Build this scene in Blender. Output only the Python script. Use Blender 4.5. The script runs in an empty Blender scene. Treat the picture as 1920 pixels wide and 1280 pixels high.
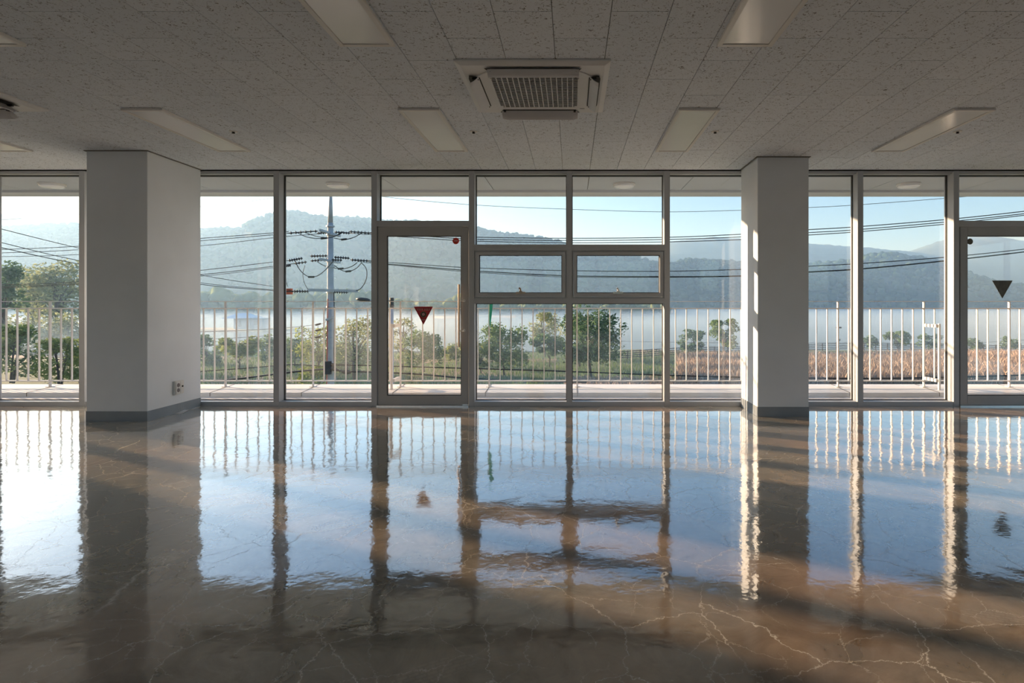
import bpy, bmesh, math, random
import numpy as np
from mathutils import Vector, Matrix

# ------------------------------------------------------------------ camera, sky, sun, exposure
scene = bpy.context.scene
COL = scene.collection
F_PX, VX, VY, EYE = 1095.0, 1072.0, 567.0, 1.157      # focal length in px, vanishing point, eye height
cam_data = bpy.data.cameras.new('camera')
cam = bpy.data.objects.new('camera', cam_data)
COL.objects.link(cam)
cam.location = (0, 0, EYE)
cam.rotation_euler = (math.pi / 2, 0, 0)
cam_data.sensor_width = 36
cam_data.lens = 36 * F_PX / 1920
cam_data.shift_x = -(VX - 960) / 1920
cam_data.shift_y = -(640 - VY) / 1920
cam_data.clip_end = 6000
cam_data.clip_start = 0.05
scene.camera = cam

SUN_DIR = Vector((1.947, -1.0, -0.39)).normalized()    # the way the light travels
SUN_EL = math.asin(-SUN_DIR.z)
world = bpy.data.worlds.new('world')
scene.world = world
world.use_nodes = True
wn = world.node_tree
wn.nodes.clear()
sky = wn.nodes.new('ShaderNodeTexSky')
sky.sky_type = 'NISHITA'
sky.sun_disc = False
sky.sun_elevation = SUN_EL
sky.sun_rotation = math.atan2(-SUN_DIR.x, -SUN_DIR.y)
sky.altitude = 0
sky.air_density = 1.0
sky.dust_density = 1.4
sky.ozone_density = 3.0
bg = wn.nodes.new('ShaderNodeBackground')
bg.inputs['Strength'].default_value = 0.245
wo = wn.nodes.new('ShaderNodeOutputWorld')
wn.links.new(sky.outputs[0], bg.inputs['Color'])
wn.links.new(bg.outputs[0], wo.inputs['Surface'])

sun_data = bpy.data.lights.new('sun', 'SUN')
sun = bpy.data.objects.new('sun', sun_data)
COL.objects.link(sun)
sun.rotation_euler = SUN_DIR.to_track_quat('-Z', 'Y').to_euler()
sun_data.energy = 16.5
sun_data.color = (1.0, 0.775, 0.55)
sun_data.angle = math.radians(0.9)

scene.view_settings.view_transform = 'Standard'
scene.view_settings.look = 'None'
scene.view_settings.gamma = 1.0
scene.view_settings.exposure = 0.42
scene.view_settings.use_curve_mapping = False
cy = scene.cycles
cy.max_bounces, cy.diffuse_bounces, cy.glossy_bounces, cy.transmission_bounces = 7, 4, 4, 4
cy.transparent_max_bounces, cy.volume_bounces = 16, 1
cy.adaptive_threshold = 0.04
cy.sample_clamp_indirect = 6.0
HAZE, HAZE_G, MIST = 0.00088, 0.33, 0.006

# ------------------------------------------------------------------ helpers
R = random.Random(7)


def P(px, py, d):
    """Point seen at photograph pixel (px, py) and standing d metres in front of the camera."""
    return Vector(((px - VX) * d / F_PX, d, EYE - (py - VY) * d / F_PX))


def srgb(r, g, b):
    return tuple(((c / 255) / 12.92 if c / 255 <= 0.04045 else ((c / 255 + 0.055) / 1.055) ** 2.4) for c in (r, g, b)) + (1,)


class NT:
    def __init__(self, name):
        self.m = bpy.data.materials.new(name)
        self.m.use_nodes = True
        self.t = self.m.node_tree
        self.t.nodes.clear()
        self.out = self.t.nodes.new('ShaderNodeOutputMaterial')

    def n(self, typ, **kw):
        nd = self.t.nodes.new('ShaderNode' + typ)
        for k, v in kw.items():
            if k.startswith('_'):
                setattr(nd, k[1:], v)
            else:
                key = k.replace('__', ' ')
                nd.inputs[int(key[1:]) if key[0] == 'i' and key[1:].isdigit() else key].default_value = v
        return nd

    def l(self, a, b):
        self.t.links.new(a, b)

    def coord(self, kind='Object', scale=(1, 1, 1), rot=(0, 0, 0)):
        tc = self.n('TexCoord')
        mp = self.n('Mapping')
        mp.inputs['Scale'].default_value = scale
        mp.inputs['Rotation'].default_value = rot
        self.l(tc.outputs[kind], mp.inputs['Vector'])
        return mp.outputs[0]

    def ramp(self, fac, stops):
        r = self.n('ValToRGB')
        cr = r.color_ramp
        while len(cr.elements) < len(stops):
            cr.elements.new(0.5)
        for e, (p, c) in zip(cr.elements, stops):
            e.position = p
            e.color = c if len(c) == 4 else tuple(c) + (1,)
        self.l(fac, r.inputs[0])
        return r.outputs[0]

    def math(self, op, a, b=None, c=None, clamp=False):
        m = self.n('Math', _operation=op, _use_clamp=clamp)
        for i, v in enumerate((a, b, c)):
            if v is None:
                continue
            if isinstance(v, (int, float)):
                m.inputs[i].default_value = v
            else:
                self.l(v, m.inputs[i])
        return m.outputs[0]

    def mix(self, fac, a, b):
        m = self.n('Mix', _data_type='RGBA')
        for sock, v in ((m.inputs[0], fac), (m.inputs[6], a), (m.inputs[7], b)):
            if isinstance(v, (int, float)):
                sock.default_value = v
            elif isinstance(v, tuple):
                sock.default_value = v
            else:
                self.l(v, sock)
        return m.outputs[2]


def paint(name, col, rough=0.6, var=0.06, scale=6, metal=0.0, bump=0.0, spec=0.5):
    """Painted / plain surface: one colour with slight procedural unevenness."""
    t = NT(name)
    p = t.n('BsdfPrincipled', Roughness=rough, Metallic=metal)
    p.inputs['Specular IOR Level'].default_value = spec
    v = t.coord('Object')
    nz = t.n('TexNoise', Scale=scale, Detail=4.0)
    t.l(v, nz.inputs['Vector'])
    lo = tuple(max(0, c * (1 - var)) for c in col[:3]) + (1,)
    hi = tuple(min(1, c * (1 + var)) for c in col[:3]) + (1,)
    t.l(t.ramp(nz.outputs['Fac'], [(0.3, lo), (0.7, hi)]), p.inputs['Base Color'])
    if bump:
        nb = t.n('TexNoise', Scale=scale * 8, Detail=3.0)
        t.l(v, nb.inputs['Vector'])
        b = t.n('Bump', Strength=bump, Distance=0.003)
        t.l(nb.outputs['Fac'], b.inputs['Height'])
        t.l(b.outputs[0], p.inputs['Normal'])
    t.l(p.outputs[0], t.out.inputs['Surface'])
    return t.m


def leafy(name, stops, rough=0.7, trans=0.35):
    """Foliage: colour by the per-point attribute 'tint'; some light passes through the leaves."""
    t = NT(name)
    a = t.n('Attribute', _attribute_name='tint')
    c = t.ramp(a.outputs['Fac'], stops)
    d = t.n('BsdfDiffuse')
    tr = t.n('BsdfTranslucent')
    mx = t.n('MixShader', Fac=trans)
    t.l(c, d.inputs['Color'])
    t.l(c, tr.inputs['Color'])
    t.l(d.outputs[0], mx.inputs[1])
    t.l(tr.outputs[0], mx.inputs[2])
    t.l(mx.outputs[0], t.out.inputs['Surface'])
    return t.m


def glass(name, tint):
    t = NT(name)
    tr = t.n('BsdfTransparent', Color=tuple(tint) + (1,))
    gl = t.n('BsdfGlossy', Roughness=0.0)
    fr = t.n('Fresnel', IOR=1.5)
    geo = t.n('NewGeometry')
    # both faces of the thin pane behave alike: no total reflection on the way out
    t.l(t.math('MULTIPLY_ADD', geo.outputs['Backfacing'], 1 / 1.5 - 1.5, 1.5), fr.inputs['IOR'])
    mx = t.n('MixShader')
    t.l(fr.outputs[0], mx.inputs[0])
    t.l(tr.outputs[0], mx.inputs[1])
    t.l(gl.outputs[0], mx.inputs[2])
    t.l(mx.outputs[0], t.out.inputs['Surface'])
    return t.m


class MB:
    """Collects shapes and links them as ONE mesh object."""

    def __init__(self):
        self.v, self.f = [], []

    def add(self, vs, fs):
        o = len(self.v)
        self.v += [tuple(x) for x in vs]
        self.f += [tuple(i + o for i in f) for f in fs]
        return self

    def box(self, x0, x1, y0, y1, z0, z1):
        vs = [(x, y, z) for z in (z0, z1) for y in (y0, y1) for x in (x0, x1)]
        return self.add(vs, [(0, 2, 3, 1), (4, 5, 7, 6), (0, 1, 5, 4), (2, 6, 7, 3), (0, 4, 6, 2), (1, 3, 7, 5)])

    def bar(self, a, b, w, h, up=(0, 0, 1)):
        a, b = Vector(a), Vector(b)
        d = (b - a).normalized()
        s = d.cross(Vector(up))
        if s.length < 1e-6:
            s = Vector((1, 0, 0))
        s.normalize()
        u = s.cross(d)
        vs = [p + s * (i * w / 2) + u * (j * h / 2) for p in (a, b) for i, j in ((-1, -1), (1, -1), (1, 1), (-1, 1))]
        return self.add(vs, [(0, 3, 2, 1), (4, 5, 6, 7), (0, 1, 5, 4), (1, 2, 6, 5), (2, 3, 7, 6), (3, 0, 4, 7)])

    def tube(self, pts, r, n=6, cap=True):
        pts = [Vector(p) for p in pts]
        rs = r if isinstance(r, (list, tuple)) else [r] * len(pts)
        o = len(self.v)
        prev = None
        for i, p in enumerate(pts):
            t = (pts[min(i + 1, len(pts) - 1)] - pts[max(i - 1, 0)]).normalized()
            ref = prev if prev is not None else (Vector((0, 0, 1)) if abs(t.z) < 0.9 else Vector((1, 0, 0)))
            s = t.cross(ref)
            if s.length < 1e-6:
                s = t.cross(Vector((0, 1, 0)))
            s.normalize()
            u = s.cross(t).normalized()
            prev = u
            for k in range(n):
                a = 2 * math.pi * k / n
                self.v.append(tuple(p + (s * math.cos(a) + u * math.sin(a)) * rs[i]))
        for i in range(len(pts) - 1):
            for k in range(n):
                k2 = (k + 1) % n
                self.f.append((o + i * n + k, o + i * n + k2, o + (i + 1) * n + k2, o + (i + 1) * n + k))
        if cap:
            self.f.append(tuple(o + k for k in reversed(range(n))))
            e = o + (len(pts) - 1) * n
            self.f.append(tuple(e + k for k in range(n)))
        return self

    def lathe(self, prof, n=16, c=(0, 0, 0)):
        """prof: (radius, z) pairs."""
        o = len(self.v)
        for r, z in prof:
            for k in range(n):
                a = 2 * math.pi * k / n
                self.v.append((c[0] + r * math.cos(a), c[1] + r * math.sin(a), c[2] + z))
        for i in range(len(prof) - 1):
            for k in range(n):
                k2 = (k + 1) % n
                self.f.append((o + i * n + k, o + i * n + k2, o + (i + 1) * n + k2, o + (i + 1) * n + k))
        self.f.append(tuple(o + k for k in reversed(range(n))))
        e = o + (len(prof) - 1) * n
        self.f.append(tuple(e + k for k in range(n)))
        return self

    def prism(self, poly, axis, a, b):
        """poly: 2-D outline; extruded from a to b along axis ('x', 'y' or 'z')."""
        def pt(p, t):
            return {'x': (t, p[0], p[1]), 'y': (p[0], t, p[1]), 'z': (p[0], p[1], t)}[axis]
        n = len(poly)
        vs = [pt(p, a) for p in poly] + [pt(p, b) for p in poly]
        fs = [tuple(reversed(range(n))), tuple(range(n, 2 * n))]
        fs += [(i, (i + 1) % n, n + (i + 1) % n, n + i) for i in range(n)]
        return self.add(vs, fs)

    def mesh(self, name, mat, bevel=0.0, smooth=False):
        me = bpy.data.meshes.new(name)
        me.from_pydata(self.v, [], self.f)
        bm = bmesh.new()
        bm.from_mesh(me)
        bmesh.ops.recalc_face_normals(bm, faces=bm.faces)
        if bevel:
            bmesh.ops.bevel(bm, geom=list(bm.edges), offset=bevel, segments=2, affect='EDGES', clamp_overlap=True)
        bm.to_mesh(me)
        bm.free()
        if smooth:
            me.polygons.foreach_set('use_smooth', [True] * len(me.polygons))
        me.materials.append(mat)
        return me

    def build(self, name, mat, parent=None, bevel=0.0, smooth=False):
        return link(name, self.mesh(name, mat, bevel, smooth), parent)


def link(name, me, parent=None):
    o = bpy.data.objects.new(name, me)
    COL.objects.link(o)
    if parent is not None:
        o.parent = parent
    return o


def empty(name, loc=(0, 0, 0)):
    o = bpy.data.objects.new(name, None)
    o.empty_display_size = 0.1
    o.location = loc
    COL.objects.link(o)
    return o


def tag(o, label, cat=None, group=None, kind=None):
    o['label'] = label
    if cat:
        o['category'] = cat
    if group:
        o['group'] = group
    if kind:
        o['kind'] = kind
    return o


def np_mesh(name, verts, faces, mat, tint=None, smooth=False):
    """verts (n,3), faces (m,k) as numpy arrays, straight into a mesh."""
    me = bpy.data.meshes.new(name)
    k = faces.shape[1]
    me.vertices.add(len(verts))
    me.vertices.foreach_set('co', np.asarray(verts, np.float32).ravel())
    me.loops.add(faces.size)
    me.loops.foreach_set('vertex_index', faces.astype(np.int32).ravel())
    me.polygons.add(len(faces))
    me.polygons.foreach_set('loop_start', np.arange(0, faces.size, k, dtype=np.int32))
    me.polygons.foreach_set('loop_total', np.full(len(faces), k, np.int32))
    if smooth:
        me.polygons.foreach_set('use_smooth', np.ones(len(faces), bool))
    me.update(calc_edges=True)
    if tint is not None:
        a = me.attributes.new('tint', 'FLOAT', 'POINT')
        a.data.foreach_set('value', np.asarray(tint, np.float32))
    me.materials.append(mat)
    return me


# ------------------------------------------------------------------ materials
M = {}
M['frame'] = paint('grey_aluminium', (0.45, 0.475, 0.51, 1), 0.45, 0.04, 3)
M['door_frame'] = paint('door_aluminium', (0.38, 0.39, 0.40, 1), 0.4, 0.04, 3)
M['gasket'] = paint('black_gasket', (0.02, 0.02, 0.022, 1), 0.6)
M['plaster'] = paint('white_plaster', (0.75, 0.80, 0.86, 1), 0.75, 0.035, 2.2, bump=0.15)
M['wall'] = paint('wall_plaster', (0.78, 0.82, 0.86, 1), 0.8, 0.03, 2, bump=0.1)
M['skirting'] = paint('blue_grey_vinyl', (0.235, 0.275, 0.315, 1), 0.5, 0.08, 5)
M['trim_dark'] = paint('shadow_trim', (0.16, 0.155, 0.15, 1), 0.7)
M['white_metal'] = paint('white_enamel', (0.74, 0.74, 0.73, 1), 0.4, 0.02)
M['diffuser'] = paint('white_acrylic', (0.89, 0.92, 0.95, 1), 0.16, 0.015, 3)
M['ac_white'] = paint('ac_plastic', (0.75, 0.765, 0.78, 1), 0.45, 0.02)
M['ac_flap'] = paint('ac_flap_plastic', (0.62, 0.63, 0.66, 1), 0.4, 0.02)
M['black'] = paint('black_plastic', (0.012, 0.012, 0.014, 1), 0.55)
M['dark_grille'] = paint('grille_backing', (0.035, 0.037, 0.045, 1), 0.7)
M['socket_white'] = paint('socket_plastic', (0.72, 0.72, 0.70, 1), 0.35, 0.02)
M['socket_grey'] = paint('socket_cup', (0.19, 0.17, 0.175, 1), 0.5)
M['steel'] = paint('brushed_steel', (0.62, 0.60, 0.57, 1), 0.28, 0.05, 30, metal=0.9)
M['bronze'] = paint('bronze_handle', (0.42, 0.33, 0.26, 1), 0.3, 0.08, 20, metal=0.75)
M['red'] = paint('red_vinyl', (0.42, 0.012, 0.022, 1), 0.5, 0.06)
M['red_bright'] = paint('bright_red_vinyl', (0.66, 0.045, 0.03, 1), 0.5, 0.04)
M['pink_print'] = paint('faded_print', (0.55, 0.30, 0.29, 1), 0.6)
M['white_print'] = paint('white_print', (0.80, 0.72, 0.70, 1), 0.6)
M['olive'] = paint('olive_print', (0.16, 0.13, 0.07, 1), 0.6)
M['dark_print'] = paint('dark_print', (0.025, 0.02, 0.012, 1), 0.6)
M['sticker_back'] = paint('sticker_backing', (0.12, 0.115, 0.09, 1), 0.6, 0.2, 20)
M['rail'] = paint('cream_railing', (0.66, 0.64, 0.62, 1), 0.5, 0.03)
M['kerb'] = paint('pale_kerb', (0.74, 0.76, 0.78, 1), 0.75, 0.06, 3, bump=0.2)
M['balcony'] = paint('balcony_concrete', (0.62, 0.62, 0.62, 1), 0.7, 0.12, 4, bump=0.3)
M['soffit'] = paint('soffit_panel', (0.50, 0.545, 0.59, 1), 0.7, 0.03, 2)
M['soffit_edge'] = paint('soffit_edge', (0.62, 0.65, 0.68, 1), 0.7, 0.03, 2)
M['dark_line'] = paint('dark_line_grey', (0.13, 0.12, 0.11, 1), 0.8)
M['concrete_pole'] = paint('pole_concrete', (0.56, 0.535, 0.51, 1), 0.85, 0.12, 3, bump=0.3)
M['cable'] = paint('black_cable', (0.02, 0.022, 0.024, 1), 0.6)
M['insulator'] = paint('dark_insulator', (0.045, 0.047, 0.05, 1), 0.45)
M['galv'] = paint('galvanised_steel', (0.50, 0.51, 0.52, 1), 0.45, 0.08, 12, metal=0.4)
M['orange'] = paint('orange_plate', (0.95, 0.19, 0.07, 1), 0.6, 0.05)
M['orange_dark'] = paint('orange_print', (0.42, 0.07, 0.03, 1), 0.6)
M['green_flag'] = paint('green_cloth', (0.01, 0.36, 0.24, 1), 0.8, 0.1)
M['bark'] = paint('tree_bark', (0.085, 0.07, 0.055, 1), 0.9, 0.25, 9)
M['timber'] = paint('dark_timber', (0.05, 0.043, 0.037, 1), 0.85, 0.2, 6)
M['house_wall'] = paint('pale_house_wall', (0.42, 0.45, 0.48, 1), 0.8, 0.05, 2)
M['house_roof'] = paint('blue_house_roof', (0.66, 0.76, 0.85, 1), 0.5, 0.05, 2)
M['house_window'] = paint('house_window', (0.10, 0.12, 0.14, 1), 0.2)
M['soil'] = paint('brown_path', (0.27, 0.18, 0.125, 1), 0.95, 0.25, 0.7, bump=0.3)
M['glass'] = glass('tinted_glazing', (0.925, 0.952, 0.985))
M['door_glass'] = glass('clear_door_glass', (0.995, 0.98, 0.975))


def floor_mat():
    t = NT('polished_concrete')
    co = t.coord('Object')
    # mottled pigment
    n1 = t.n('TexNoise', Scale=0.9, Detail=7.0, Roughness=0.62, Distortion=0.6)
    n2 = t.n('TexNoise', Scale=4.2, Detail=8.0, Roughness=0.68, Distortion=1.0)
    n3 = t.n('TexNoise', Scale=0.45, Detail=4.0)
    for q in (n1, n2, n3):
        t.l(co, q.inputs['Vector'])
    base = t.ramp(n1.outputs['Fac'], [(0.32, (0.056, 0.053, 0.037)), (0.5, (0.16, 0.142, 0.104)), (0.68, (0.28, 0.222, 0.158))])
    b2 = t.ramp(n2.outputs['Fac'], [(0.32, (0.040, 0.042, 0.030)), (0.68, (0.27, 0.218, 0.16))])
    base = t.mix(0.58, base, b2)
    red = t.ramp(n3.outputs['Fac'], [(0.46, (0, 0, 0)), (0.66, (1, 1, 1))])
    base = t.mix(t.math('MULTIPLY', red, 0.6), base, (0.30, 0.155, 0.085, 1))
    # cracks: warped cell borders, broken up by patches
    wob = t.n('TexNoise', Scale=5.5, Detail=6.0, Roughness=0.68)
    t.l(co, wob.inputs['Vector'])
    add = t.n('VectorMath', _operation='MULTIPLY_ADD')
    t.l(wob.outputs['Color'], add.inputs[0])
    add.inputs[1].default_value = (0.16, 0.16, 0.0)
    t.l(co, add.inputs[2])

    def cracks(scale, lo, hi, seed):
        mp = t.n('Mapping')
        mp.inputs['Location'].default_value = (seed, seed * 1.7, 0)
        mp.inputs['Scale'].default_value = (1, 1, 0)
        t.l(add.outputs[0], mp.inputs['Vector'])
        vo = t.n('TexVoronoi', _feature='DISTANCE_TO_EDGE', Scale=scale)
        t.l(mp.outputs[0], vo.inputs['Vector'])
        line = t.ramp(vo.outputs['Distance'], [(lo, (1, 1, 1)), (hi, (0, 0, 0))])
        br = t.n('TexNoise', Scale=scale * 0.8, Detail=3.0)
        mp2 = t.n('Mapping')
        mp2.inputs['Location'].default_value = (seed * 3, -seed, 4)
        t.l(co, mp2.inputs['Vector'])
        t.l(mp2.outputs[0], br.inputs['Vector'])
        return t.math('MULTIPLY', line, t.ramp(br.outputs['Fac'], [(0.37, (0, 0, 0)), (0.47, (1, 1, 1))]))
    c1 = cracks(2.2, 0.0010, 0.0044, 0.3)
    c2 = cracks(4.4, 0.0010, 0.0058, 5.1)
    crack = t.math('MAXIMUM', c1, t.math('MULTIPLY', c2, 0.55))
    speck = t.n('TexNoise', Scale=60, Detail=2.0)
    t.l(co, speck.inputs['Vector'])
    spk = t.ramp(speck.outputs['Fac'], [(0.72, (0, 0, 0)), (0.78, (1, 1, 1))])
    # scuffed shoe prints: an ellipse of tread blocks
    prints = None
    for (x, y, ang, ln, wd) in FOOTPRINTS:
        mp = t.n('Mapping', _vector_type='TEXTURE')
        mp.inputs['Location'].default_value = (x, y, 0)
        mp.inputs['Rotation'].default_value = (0, 0, ang)
        t.l(co, mp.inputs['Vector'])
        sp = t.n('SeparateXYZ')
        t.l(mp.outputs[0], sp.inputs[0])
        ex = t.math('POWER', t.math('DIVIDE', sp.outputs[0], ln), 2.0)
        ey = t.math('POWER', t.math('DIVIDE', sp.outputs[1], wd), 2.0)
        inside = t.math('LESS_THAN', t.math('ADD', ex, ey), 1.0)
        bk = t.n('TexBrick', Scale=14.0)
        bk.inputs['Color1'].default_value = (1, 1, 1, 1)
        bk.inputs['Color2'].default_value = (0.8, 0.8, 0.8, 1)
        bk.inputs['Mortar'].default_value = (0, 0, 0, 1)
        bk.inputs['Mortar Size'].default_value = 0.045
        t.l(mp.outputs[0], bk.inputs['Vector'])
        one = t.math('MULTIPLY', inside, bk.outputs['Color'])
        prints = one if prints is None else t.math('MAXIMUM', prints, one)
    prints = t.math('MULTIPLY', prints, t.ramp(n2.outputs['Fac'], [(0.35, (0.1, 0.1, 0.1)), (0.65, (0.6, 0.6, 0.6))]))
    base = t.mix(t.math('MULTIPLY', prints, 0.6), base, (0.34, 0.29, 0.24, 1))
    base = t.mix(t.math('MULTIPLY', spk, 0.35), base, (0.40, 0.36, 0.31, 1))
    base = t.mix(t.math('MULTIPLY', crack, 0.9), base, (0.62, 0.585, 0.52, 1))
    # uneven sealer: ripples bend the reflections
    bw = t.n('TexNoise', Scale=4.5, Detail=2.0, Roughness=0.5)
    t.l(co, bw.inputs['Vector'])
    bf = t.n('TexNoise', Scale=42, Detail=1.0)
    t.l(co, bf.inputs['Vector'])
    bmp = t.n('Bump', Strength=1.0, Distance=0.0020)
    t.l(t.math('MULTIPLY_ADD', bf.outputs['Fac'], 0.11, bw.outputs['Fac']), bmp.inputs['Height'])
    dif = t.n('BsdfDiffuse', Roughness=0.3)
    t.l(base, dif.inputs['Color'])
    gls = t.n('BsdfGlossy')
    gls.inputs['Color'].default_value = (0.97, 0.985, 1, 1)
    rg = t.ramp(n2.outputs['Fac'], [(0.3, (0.045,) * 3), (0.75, (0.085,) * 3)])
    t.l(t.math('ADD', rg, t.math('MULTIPLY', prints, 0.12)), gls.inputs['Roughness'])
    t.l(bmp.outputs[0], gls.inputs['Normal'])
    fr = t.n('Fresnel', IOR=FLOOR_IOR)
    fac = t.math('MULTIPLY', t.math('MULTIPLY', fr.outputs[0], 1.75), t.math('SUBTRACT', 1.0, t.math('MULTIPLY', crack, 0.6)), clamp=True)
    # clear sealer film over the pigment: its mirror strength grows towards grazing view
    gc = t.n('VectorMath', _operation='SCALE')
    gc.inputs[0].default_value = (0.97, 0.985, 1.0)
    t.l(fac, gc.inputs['Scale'])
    t.l(gc.outputs[0], gls.inputs['Color'])
    mx = t.n('AddShader')
    t.l(dif.outputs[0], mx.inputs[0])
    t.l(gls.outputs[0], mx.inputs[1])
    t.l(mx.outputs[0], t.out.inputs['Surface'])
    return t.m


def fp(px, py):
    d = EYE * F_PX / (py - VY)
    return ((px - VX) * d / F_PX, d)


FLOOR_IOR = 1.85
FOOTPRINTS = [fp(820, 957) + (0.05, 0.17, 0.05), fp(600, 988) + (0.3, 0.15, 0.055), fp(255, 1052) + (0.2, 0.17, 0.05),
              fp(1590, 1158) + (-0.3, 0.15, 0.05), fp(1890, 1160) + (-0.35, 0.15, 0.05), fp(820, 1255) + (0.5, 0.14, 0.05)]
M['floor'] = floor_mat()


def tile_mat():
    t = NT('fissured_ceiling_tile')
    p = t.n('BsdfPrincipled', Roughness=0.9)
    oi = t.n('ObjectInfo')
    ad = t.n('VectorMath', _operation='ADD')
    t.l(t.coord('Object'), ad.inputs[0])
    t.l(oi.outputs['Location'], ad.inputs[1])
    co = ad.outputs[0]
    nz = t.n('TexNoise', Scale=48, Detail=2.5, Roughness=0.65, Distortion=1.6)
    t.l(co, nz.inputs['Vector'])
    fl = t.ramp(nz.outputs['Fac'], [(0.585, (0, 0, 0)), (0.63, (1, 1, 1))])
    n2 = t.n('TexNoise', Scale=21, Detail=2.0)
    t.l(co, n2.inputs['Vector'])
    gate = t.ramp(n2.outputs['Fac'], [(0.38, (0.35, 0.35, 0.35)), (0.55, (1, 1, 1))])
    f = t.math('MULTIPLY', fl, gate)
    base = t.ramp(oi.outputs['Random'], [(0.0, (0.72, 0.785, 0.86)), (1.0, (0.77, 0.83, 0.90))])
    t.l(t.mix(t.math('MULTIPLY', f, 0.8), base, (0.09, 0.088, 0.085, 1)), p.inputs['Base Color'])
    t.l(p.outputs[0], t.out.inputs['Surface'])
    return t.m


M['tile'] = tile_mat()


def ground_mat():
    t = NT('rough_grass_ground')
    p = t.n('BsdfPrincipled', Roughness=0.95)
    co = t.coord('Object')
    n1 = t.n('TexNoise', Scale=0.06, Detail=6.0, Roughness=0.6)
    n2 = t.n('TexNoise', Scale=0.9, Detail=6.0, Roughness=0.7)
    for q in (n1, n2):
        t.l(co, q.inputs['Vector'])
    g = t.ramp(n2.outputs['Fac'], [(0.3, (0.045, 0.075, 0.035)), (0.55, (0.10, 0.15, 0.06)), (0.75, (0.20, 0.21, 0.10))])
    d = t.ramp(n2.outputs['Fac'], [(0.3, (0.16, 0.115, 0.075)), (0.7, (0.36, 0.27, 0.18))])
    t.l(t.mix(t.ramp(n1.outputs['Fac'], [(0.52, (0, 0, 0)), (0.62, (1, 1, 1))]), g, d), p.inputs['Base Color'])
    t.l(p.outputs[0], t.out.inputs['Surface'])
    return t.m


def water_mat():
    t = NT('still_lake_water')
    p = t.n('BsdfPrincipled', Roughness=0.12)
    p.inputs['Base Color'].default_value = (0.10, 0.14, 0.16, 1)
    p.inputs['IOR'].default_value = 1.33
    nz = t.n('TexNoise', Scale=0.25, Detail=4.0)
    t.l(t.coord('Object', (1, 3, 1)), nz.inputs['Vector'])
    b = t.n('Bump', Strength=0.3, Distance=0.05)
    t.l(nz.outputs['Fac'], b.inputs['Height'])
    t.l(b.outputs[0], p.inputs['Normal'])
    t.l(p.outputs[0], t.out.inputs['Surface'])
    return t.m


M['ground'] = ground_mat()
M['water'] = water_mat()
M['forest'] = leafy('hill_forest', [(0.0, (0.014, 0.034, 0.024)), (0.5, (0.036, 0.072, 0.042)), (1.0, (0.095, 0.135, 0.062))], trans=0.15)
M['far_hill'] = paint('far_mountain', (0.06, 0.09, 0.07, 1), 1.0, 0.3, 0.03)
M['hill_soil'] = paint('hill_undergrowth', (0.05, 0.07, 0.04, 1), 1.0, 0.3, 0.05)
M['leaf_yellow'] = leafy('spring_leaves', [(0, (0.115, 0.172, 0.040)), (0.5, (0.253, 0.310, 0.081)), (1, (0.414, 0.460, 0.149))])
M['leaf_green'] = leafy('green_leaves', [(0, (0.068, 0.128, 0.048)), (0.5, (0.150, 0.240, 0.090)), (1, (0.285, 0.375, 0.150))])
M['leaf_dark'] = leafy('dark_leaves', [(0, (0.048, 0.102, 0.054)), (0.5, (0.102, 0.187, 0.093)), (1, (0.204, 0.306, 0.153))])
M['leaf_pale'] = leafy('pale_leaves', [(0, (0.144, 0.180, 0.084)), (0.5, (0.288, 0.324, 0.156)), (1, (0.456, 0.480, 0.264))])
M['reed'] = leafy('dry_reeds', [(0, (0.25, 0.19, 0.145)), (0.5, (0.43, 0.34, 0.27)), (1, (0.60, 0.50, 0.41))], trans=0.3)

# ------------------------------------------------------------------ room shell
CEIL = 2.634
WIN = 6.5            # inner face of the glazing frame
XL, XR, YB = -8.75, 9.3, -4.5


def structure(o, label, cat):
    return tag(o, label, cat, kind='structure')


floor = MB().box(XL - 0.2, XR + 0.2, YB - 0.2, WIN + 0.18, -0.25, 0).build('floor', M['floor'])
structure(floor, 'glossy cracked brown concrete floor mirroring the windows', 'floor')
ceil = MB().box(XL - 0.2, XR + 0.2, YB - 0.2, WIN + 0.2, CEIL + 0.012, CEIL + 0.4).build('ceiling', M['trim_dark'])
structure(ceil, 'grey fissured acoustic tile ceiling above the whole room', 'ceiling')
# the tiles in view, each its own piece (300 x 600 mm, staggered)
tile_cache = {}


def tile(x0, y0, y1):
    ln = round(y1 - y0, 3)
    if ln not in tile_cache:
        b = MB()
        g = 0.0016
        b.box(g, 0.3 - g, g, ln - g, 0, 0.012)
        tile_cache[ln] = b.mesh('ceiling_tile', M['tile'], bevel=0.0009)
    o = link('ceiling_tile', tile_cache[ln], ceil)
    o.location = (x0, y0, CEIL)


for i in range(-25, 21):
    x0 = -0.1 + 0.3 * i
    start = 2.965 - 0.6 if i % 2 else 3.265 - 0.6
    y0 = start
    while y0 < WIN - 0.01:
        y1 = min(y0 + 0.6, WIN)
        k0, k1 = x0 / y1, (x0 + 0.3) / y1
        if y1 > 2.8 and k1 > -1.0 and k0 < 0.79:
            tile(x0, y0, y1)
        y0 = y1
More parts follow.
